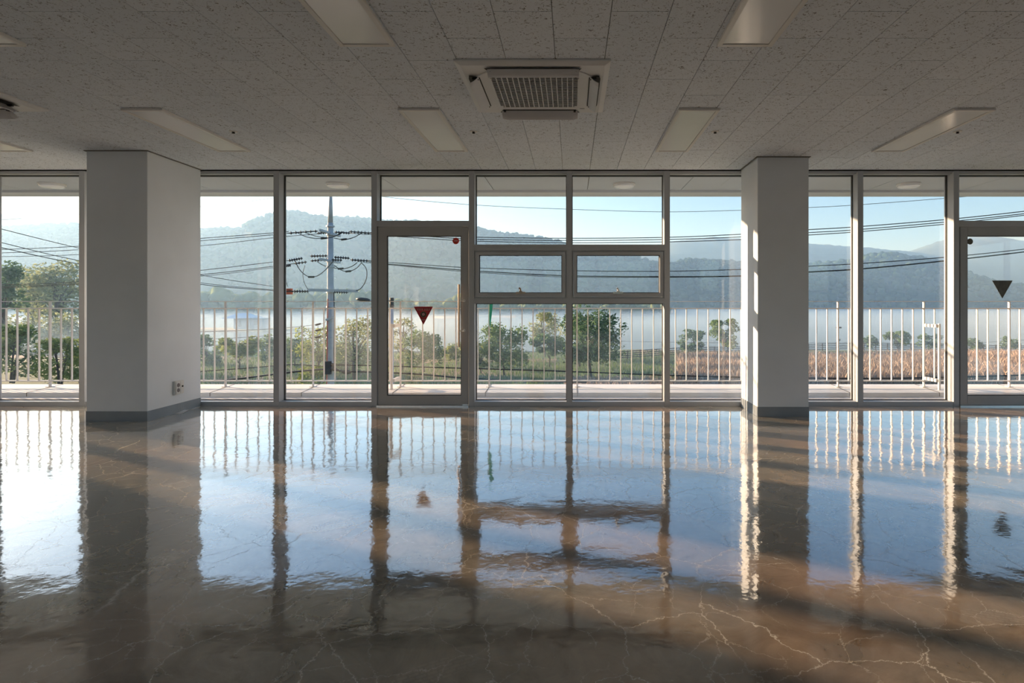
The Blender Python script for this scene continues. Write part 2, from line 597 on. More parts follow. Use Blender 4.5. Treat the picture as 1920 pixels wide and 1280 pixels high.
# everything out of view in one backing sheet of the same tiles
b = MB()
b.box(XL, XR, YB, 2.365, CEIL, CEIL + 0.011)
for i in range(-30, 32):
    x0 = -0.1 + 0.3 * i
    start = 2.965 - 0.6 if i % 2 else 3.265 - 0.6
    lo = max(x0, XL)
    hi = min(x0 + 0.3, XR)
    if hi <= lo:
        continue
    y0 = start
    if y0 > 2.366:
        b.box(lo, hi, 2.366, y0, CEIL, CEIL + 0.011)
    while y0 < WIN - 0.01:
        y1 = min(y0 + 0.6, WIN)
        k0, k1 = x0 / y1, (x0 + 0.3) / y1
        if not (y1 > 2.8 and k1 > -1.0 and k0 < 0.79 and -25 <= i <= 20):
            b.box(lo + .0016, hi - .0016, y0 + .0016, y1 - .0016, CEIL, CEIL + 0.011)
        y0 = y1
o = b.build('ceiling_tile_remainder', M['tile'], ceil)
o['kind'] = 'stuff'

SIDE = {'left': (XL - 0.2, XL, -4.2, -2.0), 'right': (XR, XR + 0.2, -1.0, 6.15)}  # unseen side wall openings, added to let fill daylight into the room
for side, (a, c, y0, y1) in SIDE.items():
    b = MB().box(a, c, YB, y0, 0, CEIL).box(a, c, y1, WIN + 0.1, 0, CEIL).box(a, c, y0, y1, 2.52, CEIL).box(a, c, y0, y1, 0, 0.08)
    structure(b.build('wall_' + side, M['wall']), 'white plaster wall with an added wide fill window closing the room on the ' + side, 'wall')
# back wall with two louvred windows (their reflection shows faintly in the glazing)
BW = [(-8.3, -5.0), (-4.6, -1.3), (-0.9, 2.4), (3.86, 4.54), (7.13, 7.88)]  # the three wide ones are unseen, added to brighten the room
b = MB()
xs = [XL] + [v for w in BW for v in w] + [XR]
for i in range(0, len(xs), 2):
    b.box(xs[i], xs[i + 1], YB - 0.2, YB, 0, CEIL)
for (a, c) in BW:
    b.box(a, c, YB - 0.2, YB, 0, 1.03)
    b.box(a, c, YB - 0.2, YB, 2.45, CEIL)
structure(b.build('wall_back', M['wall']), 'white plaster wall behind the viewer with two louvred and three added fill windows', 'wall')

# ------------------------------------------------------------------ glazed front
MUL = [-8.70, -7.62, -6.54, -5.455, -4.37, -3.29, -2.20, -1.115, -0.027, 1.062, 2.14, 3.215, 4.283, 5.37, 6.45, 7.53, 8.61]
HW = 0.031
Y0, Y1, GY = WIN, WIN + 0.17, WIN + 0.125
ZB, ZT = 0.052, CEIL - 0.036
DOORS = {6: 1, 12: 2}
VENTS = (7, 8)
NAMES = {0: 'far left end pane of the glazing by the left wall', 1: 'second glazed bay from the left wall', 2: 'third glazed bay from the left wall',
         3: 'glazed bay hidden in part behind the wide left column', 4: 'glazed bay touching the right side of the socket column',
         5: 'glazed bay through which the utility pole is seen', 7: 'glazed bay with tilt vent beside the left door',
         8: 'glazed bay with tilt vent second from the left door', 9: 'glazed bay touching the sunlit side of the right column',
         10: 'glazed bay just right of the narrow right column', 11: 'glazed bay between the narrow column and the right door',
         13: 'glazed bay right of the right door', 14: 'third glazed bay from the right wall', 15: 'second glazed bay from the right wall'}


def pane(parent, x0, x1, z0, z1, mat='glass', y=GY):
    p = MB().box(x0, x1, y, y + 0.008, z0, z1).build('pane', M[mat], parent)
    g = 0.007
    k = MB()
    k.box(x0, x0 + g, y - 0.01, y + 0.018, z0, z1)
    k.box(x1 - g, x1, y - 0.01, y + 0.018, z0, z1)
    k.box(x0 + g, x1 - g, y - 0.01, y + 0.018, z0, z0 + g)
    k.box(x0 + g, x1 - g, y - 0.01, y + 0.018, z1 - g, z1)
    k.build('gasket', M['gasket'], p)
    return p


def sticker_round(parent, c, r, mat, marks=True):
    b = MB()
    n = 28
    poly = [(c[0] + r * math.cos(2 * math.pi * k / n), c[2] + r * math.sin(2 * math.pi * k / n)) for k in range(n)]
    b.prism(poly, 'y', c[1] - 0.0015, c[1])
    o = b.build('round_sticker', M[mat], parent)
    if marks:
        k = MB()
        y0, y1 = c[1] - 0.0025, c[1] - 0.0014
        for (u, v, w, h) in ((-.42, .02, .10, .34), (-.30, .14, .16, .08), (-.30, -.1, .16, .08), (-.06, .02, .08, .34), (.02, .02, .14, .08),
                             (.2, .02, .08, .34), (.28, .16, .16, .08), (.28, -.1, .16, .08), (.44, .02, .07, .3)):
            k.box(c[0] + (u) * r, c[0] + (u + w) * r, y0, y1, c[2] + (v - h / 2) * r, c[2] + (v + h / 2) * r)
        k.build('print', M['white_print'], o)
        ring = MB()
        for q in range(30):
            a0, a1 = 2 * math.pi * q / 30, 2 * math.pi * (q + 0.6) / 30
            ring.bar((c[0] + .8 * r * math.cos(a0), c[1] - .002, c[2] + .8 * r * math.sin(a0)), (c[0] + .8 * r * math.cos(a1), c[1] - .002, c[2] + .8 * r * math.sin(a1)), .0008, r * .06, up=(0, 1, 0))
        ring.build('dotted_ring', M['pink_print'], o)
    return o


def sticker_triangle(parent, xa, xb, zt, zb, y, mat, marks=True):
    xm = (xa + xb) / 2
    b = MB().prism([(xa, zt), (xb, zt), (xm, zb)], 'y', y - 0.0015, y)
    o = b.build('triangle_sticker', M[mat], parent)
    if marks:
        w, h = xb - xa, zt - zb
        k = MB()
        rr = random.Random(3)
        # two words of faded block characters read from behind the glass
        for (u0, n) in ((0.15, 4), (0.53, 4)):
            for q in range(n):
                x = xa + w * (u0 + q * 0.083)
                cw, ch = w * 0.066, h * 0.105
                z = zt - h * 0.165
                for s in range(3):
                    zz = z + ch * (s - 1) * 0.36 + ch * .05
                    k.box(x, x + cw * rr.choice((0.7, 0.85, 1)), y - .0026, y - .0014, zz - ch * .09, zz + ch * .09)
                for xx in rr.sample((0.05, 0.42, 0.8), 2):
                    k.box(x + cw * xx, x + cw * (xx + .16), y - .0026, y - .0014, z - ch * .5, z + ch * .55)
        for q in range(3):
            x = xm - w * 0.10 + q * w * 0.07
            for s in range(2):
                k.box(x, x + w * .05, y - .0026, y - .0014, zt - h * (.70 + s * .05) - h * .012, zt - h * (.70 + s * .05) + h * .012)
            k.box(x + w * .02, x + w * .033, y - .0026, y - .0014, zt - h * .77, zt - h * .68)
        k.build('print', M['pink_print'], o)
        cz = zt - h * 0.43
        for (name, r0, r1, m) in (('emblem', h * .165, 0, 'olive'), ('emblem_ring', h * .135, h * .085, 'dark_print'), ('emblem_core', h * .082, 0, 'pink_print')):
            e = MB()
            n = 24
            yy = {'emblem': .0022, 'emblem_ring': .0028, 'emblem_core': .0028}[name]
            ring = [(xm + r0 * math.cos(2 * math.pi * q / n), cz + r0 * math.sin(2 * math.pi * q / n)) for q in range(n)]
            if r1 == 0:
                e.prism(ring, 'y', y - yy, y - yy + .0008)
            else:
                inn = [(xm + r1 * math.cos(2 * math.pi * q / n), cz + r1 * math.sin(2 * math.pi * q / n)) for q in range(n)]
                for q in range(n):
                    if q % 6 == 4:
                        continue
                    q2 = (q + 1) % n
                    e.prism([ring[q], ring[q2], inn[q2], inn[q]], 'y', y - yy, y - yy + .0008)
            e.build(name, M[m], o)
    return o


def door(n, x0, x1):
    d = empty('door_%d' % n, (0, 0, 0))
    structure(d, ['grey framed glass door with long bar handle and red triangle sticker', 'grey framed glass door at the right edge with dark triangle sticker'][n - 1], 'door')
    lx0, lx1, z0, z1 = x0 + 0.046, x1 - 0.038, 0.016, 1.996
    gx0, gx1, gz0, gz1 = lx0 + 0.094, lx1 - 0.078, 0.121, 1.900
    if n == 2:
        gx0, gx1 = lx0 + 0.079, lx1 - 0.094
    a, c = WIN + 0.004, WIN + 0.05
    MB().box(lx0, gx0, a, c, z0, z1).build('stile', M['door_frame'], d, bevel=0.002)
    MB().box(gx1, lx1, a, c, z0, z1).build('stile', M['door_frame'], d, bevel=0.002)
    MB().box(gx0, gx1, a, c, z0, gz0).build('bottom_rail', M['door_frame'], d, bevel=0.002)
    MB().box(gx0, gx1, a, c, gz1, z1).build('top_rail', M['door_frame'], d, bevel=0.002)
    pane(d, gx0, gx1, gz0, gz1, 'door_glass', WIN + 0.022)
    # dark gap behind the leaf and jambs
    j = MB()
    j.box(x0 + HW, lx0 - 0.004, WIN + 0.02, Y1, 0, 2.0).box(lx1 + 0.004, x1 - HW, WIN + 0.02, Y1, 0, 2.0)
    j.build('jamb', M['frame'], d)
    s = MB().box(x0 + HW, x1 - HW, WIN - 0.02, Y1, 0, 0.014).build('threshold', M['steel'], d)
    for zz in (0.0145, 1.997):
        MB().box(lx1 - 0.06, lx1 - 0.005, WIN - 0.008, WIN + 0.05, zz, zz + 0.012).build('pivot', M['steel'], d)
    hx = gx1 + 0.001 if n == 1 else gx0 + 0.01
    sgn = 1 if n == 1 else 1
    if n == 2:
        hx = gx1 + 0.001
    h = MB().tube([(hx - 0.012, WIN - 0.062, 0.666), (hx - 0.012, WIN - 0.062, 1.357)], 0.0125, 12).build('handle', M['bronze'], d, smooth=False)
    h2 = MB().tube([(hx - 0.004, WIN + 0.112, 0.666), (hx - 0.004, WIN + 0.112, 1.357)], 0.0125, 12).build('handle', M['bronze'], d)
    for zz in (0.845, 1.177):
        MB().tube([(hx - 0.012, WIN - 0.05, zz), (hx + 0.018, WIN - 0.05, zz), (hx + 0.03, WIN - 0.035, zz), (hx + 0.032, WIN + 0.004, zz)], 0.009, 8).build('bracket', M['steel'], h)
        r = MB().lathe([(0.016, 0), (0.016, 0.006), (0.006, 0.0065)], 14).build('rose', M['steel'], h)
        r.rotation_euler = (math.pi / 2, 0, 0)
        r.location = (hx + 0.032, WIN + 0.005, zz)
        MB().tube([(hx - 0.004, WIN + 0.1, zz), (hx + 0.02, WIN + 0.085, zz), (hx + 0.032, WIN + 0.05, zz)], 0.008, 8).build('bracket', M['steel'], h2)
    gp = WIN + 0.0205
    if n == 1:
        q = P(854.7, 451.5, gp)
        tag(sticker_round(d, (q.x, gp, q.z), 0.0365, 'red_bright'), 'small round red sticker at the top corner of the door glass')
        a, c = P(776, 574.5, gp), P(812, 608.6, gp)
        tag(sticker_triangle(d, a.x, c.x, a.z, c.z, gp, 'red'), 'red triangular sticker with a ring emblem and faded lettering')
    else:
        q = P(1816.5, 452.6, gp)
        tag(sticker_round(d, (q.x + .012, gp, q.z), 0.034, 'sticker_back', False), 'dark back of a round sticker')
        a, c = P(1860, 525.7, gp), P(1898.6, 559.5, gp)
        tag(sticker_triangle(d, a.x, c.x, a.z, c.z, gp, 'sticker_back', False), 'dark olive back of a triangular sticker')
    return d


win_n = 0
for i in range(len(MUL) - 1):
    x0, x1 = MUL[i], MUL[i + 1]
    win_n += 1
    if i in DOORS:
        door(DOORS[i], x0, x1)
        w = empty('window_%d' % win_n)
        structure(w, ['narrow transom light above the left glass door', 'narrow transom light above the right glass door'][DOORS[i] - 1], 'window')
    else:
        w = empty('window_%d' % win_n)
        structure(w, NAMES[i], 'window')
    MB().box(x0 - HW, x0 + HW, Y0, Y1, 0.0, CEIL - 0.012).build('mullion', M['frame'], w, bevel=0.0015)
    if i == len(MUL) - 2:
        MB().box(x1 - HW, x1 + HW, Y0, Y1, 0.0, CEIL - 0.012).build('mullion', M['frame'], w, bevel=0.0015)
    a, c = x0 + HW, x1 - HW
    MB().box(a, c, Y0 + 0.008, Y1, ZT + 0.01, CEIL - 0.012).box(a, c, Y0 + 0.03, Y1, ZT, ZT + 0.01).build('head_rail', M['frame'], w)
    if i in DOORS:
        MB().box(a, c, Y0, Y1, 2.002, 2.067).build('transom', M['frame'], w, bevel=0.0015)
        pane(w, a, c, 2.067, ZT)
        continue
    MB().box(a, c, Y0 + 0.004, Y1, 0.0, ZB).build('sill_rail', M['frame'], w, bevel=0.0015)
    if i in VENTS:
        MB().box(a, c, Y0, Y1, 1.735, 1.803).build('transom', M['frame'], w, bevel=0.0015)
        MB().box(a, c, Y0, Y1, 1.145, 1.205).build('transom', M['frame'], w, bevel=0.0015)
        pane(w, a, c, ZB, 1.145)
        pane(w, a, c, 1.803, ZT)
        fr = MB()
        fr.box(a, a + 0.016, Y0 + 0.012, Y1, 1.205, 1.735).box(c - 0.016, c, Y0 + 0.012, Y1, 1.205, 1.735)
        fr.box(a + .016, c - .016, Y0 + 0.012, Y1, 1.205, 1.219).box(a + .016, c - .016, Y0 + 0.012, Y1, 1.721, 1.735)
        fr.build('vent_frame', M['frame'], w)
        s0, s1, t0, t1 = a + 0.017, c - 0.017, 1.220, 1.720
        sa = MB()
        sw, st, sb = 0.034, 0.034, 0.044
        sa.box(s0, s0 + sw, Y0 - 0.006, Y0 + 0.06, t0, t1).box(s1 - sw, s1, Y0 - 0.006, Y0 + 0.06, t0, t1)
        sa.box(s0 + sw, s1 - sw, Y0 - 0.006, Y0 + 0.06, t0, t0 + sb).box(s0 + sw, s1 - sw, Y0 - 0.006, Y0 + 0.06, t1 - st, t1)
        sash = sa.build('vent_sash', M['frame'], w)
        pane(sash, s0 + sw, s1 - sw, t0 + sb, t1 - st, 'glass', Y0 + 0.03)
        lx = (a + c) / 2 + (0.004 if i == 7 else -0.002)
        la = MB()
        la.box(lx - 0.052, lx + 0.052, Y0 - 0.022, Y0 - 0.006, t0 + sb - 0.012, t0 + sb + 0.012)
        la.box(lx - 0.018, lx + 0.018, Y0 - 0.032, Y0 - 0.006, t0 + sb + 0.008, t0 + sb + 0.022)
        la.tube([(lx, Y0 - 0.026, t0 + sb + 0.018), (lx - 0.002, Y0 - 0.03, t0 + sb + 0.044), (lx - 0.018, Y0 - 0.032, t0 + sb + 0.056)], [0.011, 0.010, 0.012], 8)
        la.build('latch', M['steel'] if i == 8 else M['bronze'], sash)
    else:
        pane(w, a, c, ZB, ZT)

# wide windows added in the side walls, out of view, for fill daylight
for side, (a, c, y0, y1) in SIDE.items():
    win_n += 1
    w = empty('window_%d' % win_n)
    structure(w, 'added wide fill window in the %s side wall of the room' % side, 'window')
    n = 5
    xm = (a + c) / 2
    f = MB()
    for k in range(n + 1):
        y = y0 + (y1 - y0) * k / n
        f.box(xm - .05, xm + .05, max(y0, y - .03), min(y1, y + .03), 0.08, 2.52)
    f.box(xm - .045, xm + .045, y0, y1, 0.08, 0.13).box(xm - .045, xm + .045, y0, y1, 2.47, 2.52)
    f.build('window_frame', M['frame'], w)
    for k in range(n):
        ya, yb = y0 + (y1 - y0) * k / n + .03, y0 + (y1 - y0) * (k + 1) / n - .03
        MB().box(xm - .004, xm + .004, ya, yb, 0.13, 2.47).build('pane', M['glass'], w)
# back windows: three wide ones added for fill daylight, two louvred
BWL = ['added wide back wall fill window nearest the left corner', 'added wide back wall fill window second from the left corner', 'added wide back wall fill window behind the viewer',
       'narrow louvred window in the back wall nearer the room centre', 'narrow louvred window in the back wall near the right corner']
for k, (a, c) in enumerate(BW):
    win_n += 1
    w = empty('window_%d' % win_n)
    structure(w, BWL[k], 'window')
    f = MB()
    f.box(a, a + .04, YB - .12, YB - .04, 1.03, 2.45).box(c - .04, c, YB - .12, YB - .04, 1.03, 2.45)
    f.box(a + .04, c - .04, YB - .12, YB - .04, 1.03, 1.07).box(a + .04, c - .04, YB - .12, YB - .04, 2.41, 2.45)
    if k < 3:
        m = (a + c) / 2
        f.box(m - .03, m + .03, YB - .12, YB - .04, 1.07, 2.41)
        f.build('window_frame', M['frame'], w)
        MB().box(a + .04, m - .03, YB - .085, YB - .079, 1.07, 2.41).build('pane', M['glass'], w)
        MB().box(m + .03, c - .04, YB - .085, YB - .079, 1.07, 2.41).build('pane', M['glass'], w)
        continue
    f.box(a + .04, c - .04, YB - .12, YB - .04, 1.39, 1.52)
    f.build('window_frame', M['frame'], w)
    MB().box(a + .04, c - .04, YB - .085, YB - .079, 1.07, 1.39).build('pane', M['glass'], w)
    MB().box(a + .04, c - .04, YB - .085, YB - .079, 1.52, 2.41).build('pane', M['glass'], w)
    for q in range(14):
        z = 1.55 + q * 0.062
        MB().bar((a + .045, YB - .03, z), (c - .045, YB - .03, z), 0.03, 0.004).build('slat', M['white_metal'], w)

# ------------------------------------------------------------------ columns
def column(x0, x1, y0, label, loose):
    e = empty('column', ((x0 + x1) / 2, (y0 + WIN) / 2, 0))
    tag(e, label, 'column')
    def put(o):
        o.matrix_parent_inverse = Matrix.Translation(-e.location)
        return o
    put(MB().box(x0, x1, y0, WIN - 0.003, 0, CEIL - 0.001).build('shaft', M['plaster'], e, bevel=0.003))
    h, t = 0.1, 0.0035
    put(MB().box(x0 - t, x1 + t, y0 - t, y0 - 0.0002, 0.001, h).build('skirting', M['skirting'], e))
    put(MB().box(x0 - t, x0 - .0002, y0, WIN - 0.004, 0.001, h).build('skirting', M['skirting'], e))
    if loose:
        # the vinyl strip on this side is wavy and lifts off near the window
        b = MB()
        n = 26
        rows = []
        for q in range(n + 1):
            y = y0 + (WIN - 0.004 - y0) * q / n
            u = (y - y0) / (WIN - y0)
            lift = 0.016 * math.exp(-((u - 0.58) / 0.07) ** 2) + 0.003 * max(0, math.sin(u * 19)) * u
            low = 0.002 + 0.007 * u * (0.6 + 0.4 * math.sin(u * 23)) + 0.012 * math.exp(-((u - 0.62) / 0.09) ** 2)
            rows.append([(x1 + t + lift, y, low), (x1 + t + lift * .5, y, 0.045), (x1 + t, y, h), (x1 + .0004, y, h), (x1 + .0004, y, low)])
        vs = [p for r in rows for p in r]
        fs = [(q * 5 + j, q * 5 + (j + 1) % 5, (q + 1) * 5 + (j + 1) % 5, (q + 1) * 5 + j) for q in range(n) for j in range(5)]
        fs += [(4, 3, 2, 1, 0), tuple(n * 5 + j for j in range(5))]
        put(b.add(vs, fs).build('skirting', M['skirting'], e))
    else:
        put(MB().box(x1 + .0002, x1 + t, y0, WIN - 0.004, 0.001, h).build('skirting', M['skirting'], e))
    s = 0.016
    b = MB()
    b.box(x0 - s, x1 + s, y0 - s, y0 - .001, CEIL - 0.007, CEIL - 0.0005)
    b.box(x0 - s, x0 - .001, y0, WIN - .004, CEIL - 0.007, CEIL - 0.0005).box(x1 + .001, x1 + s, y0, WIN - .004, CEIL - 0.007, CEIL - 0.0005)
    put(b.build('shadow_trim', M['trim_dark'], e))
    return e


column(-4.72, -4.129, 5.68, 'wide white column with a wall socket on its right side', True)
column(1.885, 2.402, 5.92, 'narrower white column with sunlight striping its left side', False)

# wall socket on the left column
s = empty('wall_socket', (-4.129, 6.11, 0.271))
tag(s, 'white double wall socket low on the wide column side', 'socket')
b = MB().box(0.001, 0.028, -0.068, 0.068, -0.07, 0.07)
b.build('socket_box', M['socket_white'], s, bevel=0.004)
MB().box(0.028, 0.033, -0.06, 0.006, -0.06, 0.06).build('socket_plate', M['white_metal'], s, bevel=0.002)
MB().box(0.028, 0.033, 0.010, 0.060, -0.06, 0.06).build('socket_plate', M['white_metal'], s, bevel=0.002)
for z in (-0.026, 0.026):
    c = MB().lathe([(0.021, 0), (0.021, 0.003), (0.017, 0.0035)], 18).build('outlet_cup', M['socket_grey'], s)
    c.rotation_euler = (0, math.pi / 2, 0)
    c.location = (0.0331, -0.028, z)
    for yy in (-0.008, 0.008):
        p = MB().lathe([(0.0028, 0), (0.0028, 0.001)], 8).build('pin_hole', M['black'], c)
        p.location = (yy * 0.6, yy, 0.0034)
c = MB().lathe([(0.009, 0), (0.009, 0.006), (0.005, 0.007)], 12).build('coaxial_jack', M['black'], s)
c.rotation_euler = (0, math.pi / 2, 0)
c.location = (0.0331, 0.034, 0.008)

# ------------------------------------------------------------------ ceiling fixtures
def panel_light(x, y0, y1, label):
    e = empty('ceiling_light', (x, (y0 + y1) / 2, CEIL))
    tag(e, label, 'light', 'flush ceiling light panels')
    hx, hy = 0.158, (y1 - y0) / 2
    b = MB()
    t = 0.028
    for (p, q, r, s_) in ((-hx, -hx + t, -hy, hy), (hx - t, hx, -hy, hy), (-hx + t, hx - t, -hy, -hy + t), (-hx + t, hx - t, hy - t, hy)):
        b.box(p, q, r, s_, -0.018, -0.0005)
    b.build('frame', M['white_metal'], e, bevel=0.0015)
    MB().box(-hx + t + .001, hx - t - .001, -hy + t + .001, hy - t - .001, -0.013, -0.0005).build('diffuser', M['diffuser'], e)
    return e


NEARROW = [(-3.27, 'near row ceiling light panel clipped by the left picture edge'), (-1.165, 'near row ceiling light panel left of the air conditioner'),
           (0.985, 'near row ceiling light panel right of the air conditioner')]
for x, lb in NEARROW:
    panel_light(x, 2.11, 3.335, lb)
for x, lb in [(-5.38, 'window row ceiling light panel at the far left edge'), (-3.27, 'window row ceiling light panel over the wide column'),
              (-1.165, 'window row ceiling light panel in front of the left door'), (0.97, 'window row ceiling light panel left of the narrow column'),
              (3.065, 'window row ceiling light panel right of the narrow column')]:
    panel_light(x, 4.435, 5.665, lb)


def air_con(x, y, label):
    e = empty('air_conditioner', (x, y, CEIL))
    tag(e, label, 'air conditioner', 'ceiling cassette air conditioners')
    H = 0.478
    def sq(h, z):
        return [(-h, -h, z), (h, -h, z), (h, h, z), (-h, h, z)]
    vs = sq(H, -0.0005) + sq(H, -0.012) + sq(H - 0.035, -0.026)
    fs = [(3, 2, 1, 0), (8, 9, 10, 11)] + [(a * 4 + k, a * 4 + (k + 1) % 4, (a + 1) * 4 + (k + 1) % 4, (a + 1) * 4 + k) for a in (0, 1) for k in range(4)]
    MB().add(vs, fs).build('panel', M['ac_white'], e, bevel=0.002)
    # raised rounded fascia
    n = 40
    poly = []
    for k in range(n):
        a = 2 * math.pi * k / n
        c_, s_ = math.cos(a), math.sin(a)
        r = 0.40 / ((abs(c_) ** 5 + abs(s_) ** 5) ** 0.2)
        r = min(r, 0.462)
        poly.append((r * c_, r * s_))
    MB().prism(poly, 'z', -0.033, -0.0255).build('fascia', M['ac_white'], e, bevel=0.002)
    zf = -0.0332
    # intake grille
    g = 0.282
    MB().prism(rounded(g, 0.05), 'z', zf - 0.002, zf).build('grille_backing', M['dark_grille'], e)
    b = MB()
    for k in range(17):
        p = -g + 2 * g * k / 16
        cut = 0.02 if k in (0, 16) else 0.0
        b.box(p - 0.003, p + 0.003, -g + cut, g - cut, zf - 0.007, zf - 0.0021)
    for k in range(23):
        p = -g + 2 * g * k / 22
        cut = 0.02 if k in (0, 22) else 0.0
        b.box(-g + cut, g - cut, p - 0.002, p + 0.002, zf - 0.006, zf - 0.0021)
    b.build('intake_grille', M['ac_white'], e)
    # four outlets with swing flaps; side 0 = towards the viewer
    for k in range(4):
        rot = Matrix.Rotation(k * math.pi / 2, 4, 'Z')
        slot = MB().prism([(-0.30, -0.415), (-0.27, -0.385 + 0.035), (0.27, -0.385 + 0.035), (0.30, -0.415), (0.27, -0.402 - 0.012), (-0.27, -0.402 - 0.012)][0:4] + [(0.25, -0.425), (-0.25, -0.425)], 'z', zf - 0.0015, zf + 0.0005)
        so = slot.build('air_outlet', M['black'], e)  # flat black plate, no hole: the slot's inner dark is in its colour
        so.matrix_local = rot
        fl = MB()
        tilt = {0: 0.030, 1: 0.05, 2: 0.048, 3: 0.05}[k]
        ys = (-0.412, -0.358) if k != 2 else (-0.432, -0.372)
        prof = []
        steps = 5
        for q in range(steps + 1):
            u = q / steps
            yy = ys[0] + (ys[1] - ys[0]) * u
            zz = zf - 0.004 - tilt * (u if k == 0 else 1 - u) - 0.006 * math.sin(math.pi * u)
            prof.append((yy, zz))
        vs, fs = [], []
        for xx in (-0.285, -0.25, 0.25, 0.285):
            for (yy, zz) in prof:
                zz2 = zz if abs(xx) < 0.26 else zz + 0.010 * (yy - prof[-1][0]) / (prof[0][0] - prof[-1][0])
                vs.append((xx, yy, zz2))
            for (yy, zz) in reversed(prof):
                zz2 = zz if abs(xx) < 0.26 else zz + 0.010 * (yy - prof[-1][0]) / (prof[0][0] - prof[-1][0])
                vs.append((xx, yy, zz2 + 0.005))
        m = 2 * (steps + 1)
        for a in range(3):
            for j in range(m):
                fs.append((a * m + j, a * m + (j + 1) % m, (a + 1) * m + (j + 1) % m, (a + 1) * m + j))
        fs += [tuple(reversed(range(m))), tuple(3 * m + j for j in range(m))]
        fo = fl.add(vs, fs).build('flap', M['ac_flap'], e, smooth=False)
        fo.matrix_local = rot
        for xx in (-0.262, 0.262):
            hg = MB().box(xx - .008, xx + .008, -0.40, -0.36, zf - 0.012, zf - 0.001).build('hinge', M['black'], so)
    MB().box(0.30, 0.335, 0.325, 0.330, zf - 0.0015, zf).build('badge', M['trim_dark'], e)
    return e


def rounded(h, r, n=6):
    out = []
    for cx, cy, a0 in ((h - r, h - r, 0), (-h + r, h - r, 90), (-h + r, -h + r, 180), (h - r, -h + r, 270)):
        for k in range(n + 1):
            a = math.radians(a0 + 90 * k / n)
            out.append((cx + r * math.cos(a), cy + r * math.sin(a)))
    return out


air_con(-0.24, 4.02, 'white square cassette air conditioner in the middle of the ceiling')
air_con(-4.48, 4.0, 'white cassette air conditioner clipped by the left picture edge')
for x, lb in ((-2.92, 'tiny sprinkler head beside the light over the wide column'), (-0.847, 'tiny sprinkler head right of the light before the left door'),
              (1.238, 'tiny sprinkler head left of the narrow column'), (3.33, 'tiny sprinkler head beside the rightmost light panel')):
    e = empty('sprinkler_head', (x, 5.04, CEIL))
    tag(e, lb, 'sprinkler', 'recessed sprinkler heads')
    MB().lathe([(0.034, -0.0005), (0.034, -0.004), (0.024, -0.006)], 18).build('escutcheon', M['white_metal'], e)
    MB().lathe([(0.013, -0.004), (0.013, -0.009), (0.008, -0.010), (0.008, -0.015), (0.013, -0.016), (0.013, -0.018)], 14).build('sprinkler_nozzle', M['black'], e)

# ------------------------------------------------------------------ balcony
BX0, BX1 = -10.6, 10.6
structure(MB().box(BX0, BX1, WIN + 0.18, 7.35, -0.25, -0.026).build('balcony_floor', M['balcony']), 'grey concrete balcony floor outside the glazing', 'balcony floor')
kerb = empty('balcony_kerb')
structure(kerb, 'low pale kerb carrying the balcony railing', 'kerb')
MB().box(BX0, BX1, 7.35, 8.12, -0.30, 0.0226).build('kerb_block', M['kerb'], kerb, bevel=0.004)
sof = empty('balcony_ceiling')
structure(sof, 'pale panelled soffit over the balcony', 'soffit')
SZ = 2.60
MB().box(BX0, BX1, WIN + 0.21, 7.80, SZ + 0.012, 3.1).build('soffit_slab', M['dark_line'], sof)
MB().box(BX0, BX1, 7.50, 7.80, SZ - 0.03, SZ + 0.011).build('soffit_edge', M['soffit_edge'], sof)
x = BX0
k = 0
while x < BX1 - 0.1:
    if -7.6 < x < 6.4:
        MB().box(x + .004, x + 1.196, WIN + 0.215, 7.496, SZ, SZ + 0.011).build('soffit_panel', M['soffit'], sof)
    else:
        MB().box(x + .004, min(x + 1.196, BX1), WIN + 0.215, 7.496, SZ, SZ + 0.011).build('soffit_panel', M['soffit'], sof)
    x += 1.2
for x, lb in ((-6.31, 'round balcony soffit lamp left of the wide column'), (-2.84, 'round balcony soffit lamp above the utility pole'),
              (0.635, 'round balcony soffit lamp above the second vent bay'), (4.09, 'round balcony soffit lamp left of the right door')):
    e = empty('balcony_lamp', (x, 7.09, SZ))
    tag(e, lb, 'lamp', 'round balcony soffit lamps')
    MB().lathe([(0.135, -0.0005), (0.135, -0.018), (0.128, -0.022)], 32).build('lamp_base', M['white_metal'], e)
    MB().lathe([(0.126, -0.022), (0.12, -0.040), (0.09, -0.052), (0.04, -0.057)], 32).build('lamp_cover', M['diffuser'], e, smooth=True)

RD = 7.86
POSTS = [-70, 94, 258, 423, 587, 751, 917, 1082, 1246, 1410, 1571, 1732, 1892, 2052, 2212]
rail = empty('balcony_railing', (0, RD, 0.0226))
tag(rail, 'cream flat bar railing along the outer edge of the balcony', 'railing')
rail_inv = Matrix.Translation(-rail.location)


def rpart(o):
    o.matrix_parent_inverse = rail_inv
    return o


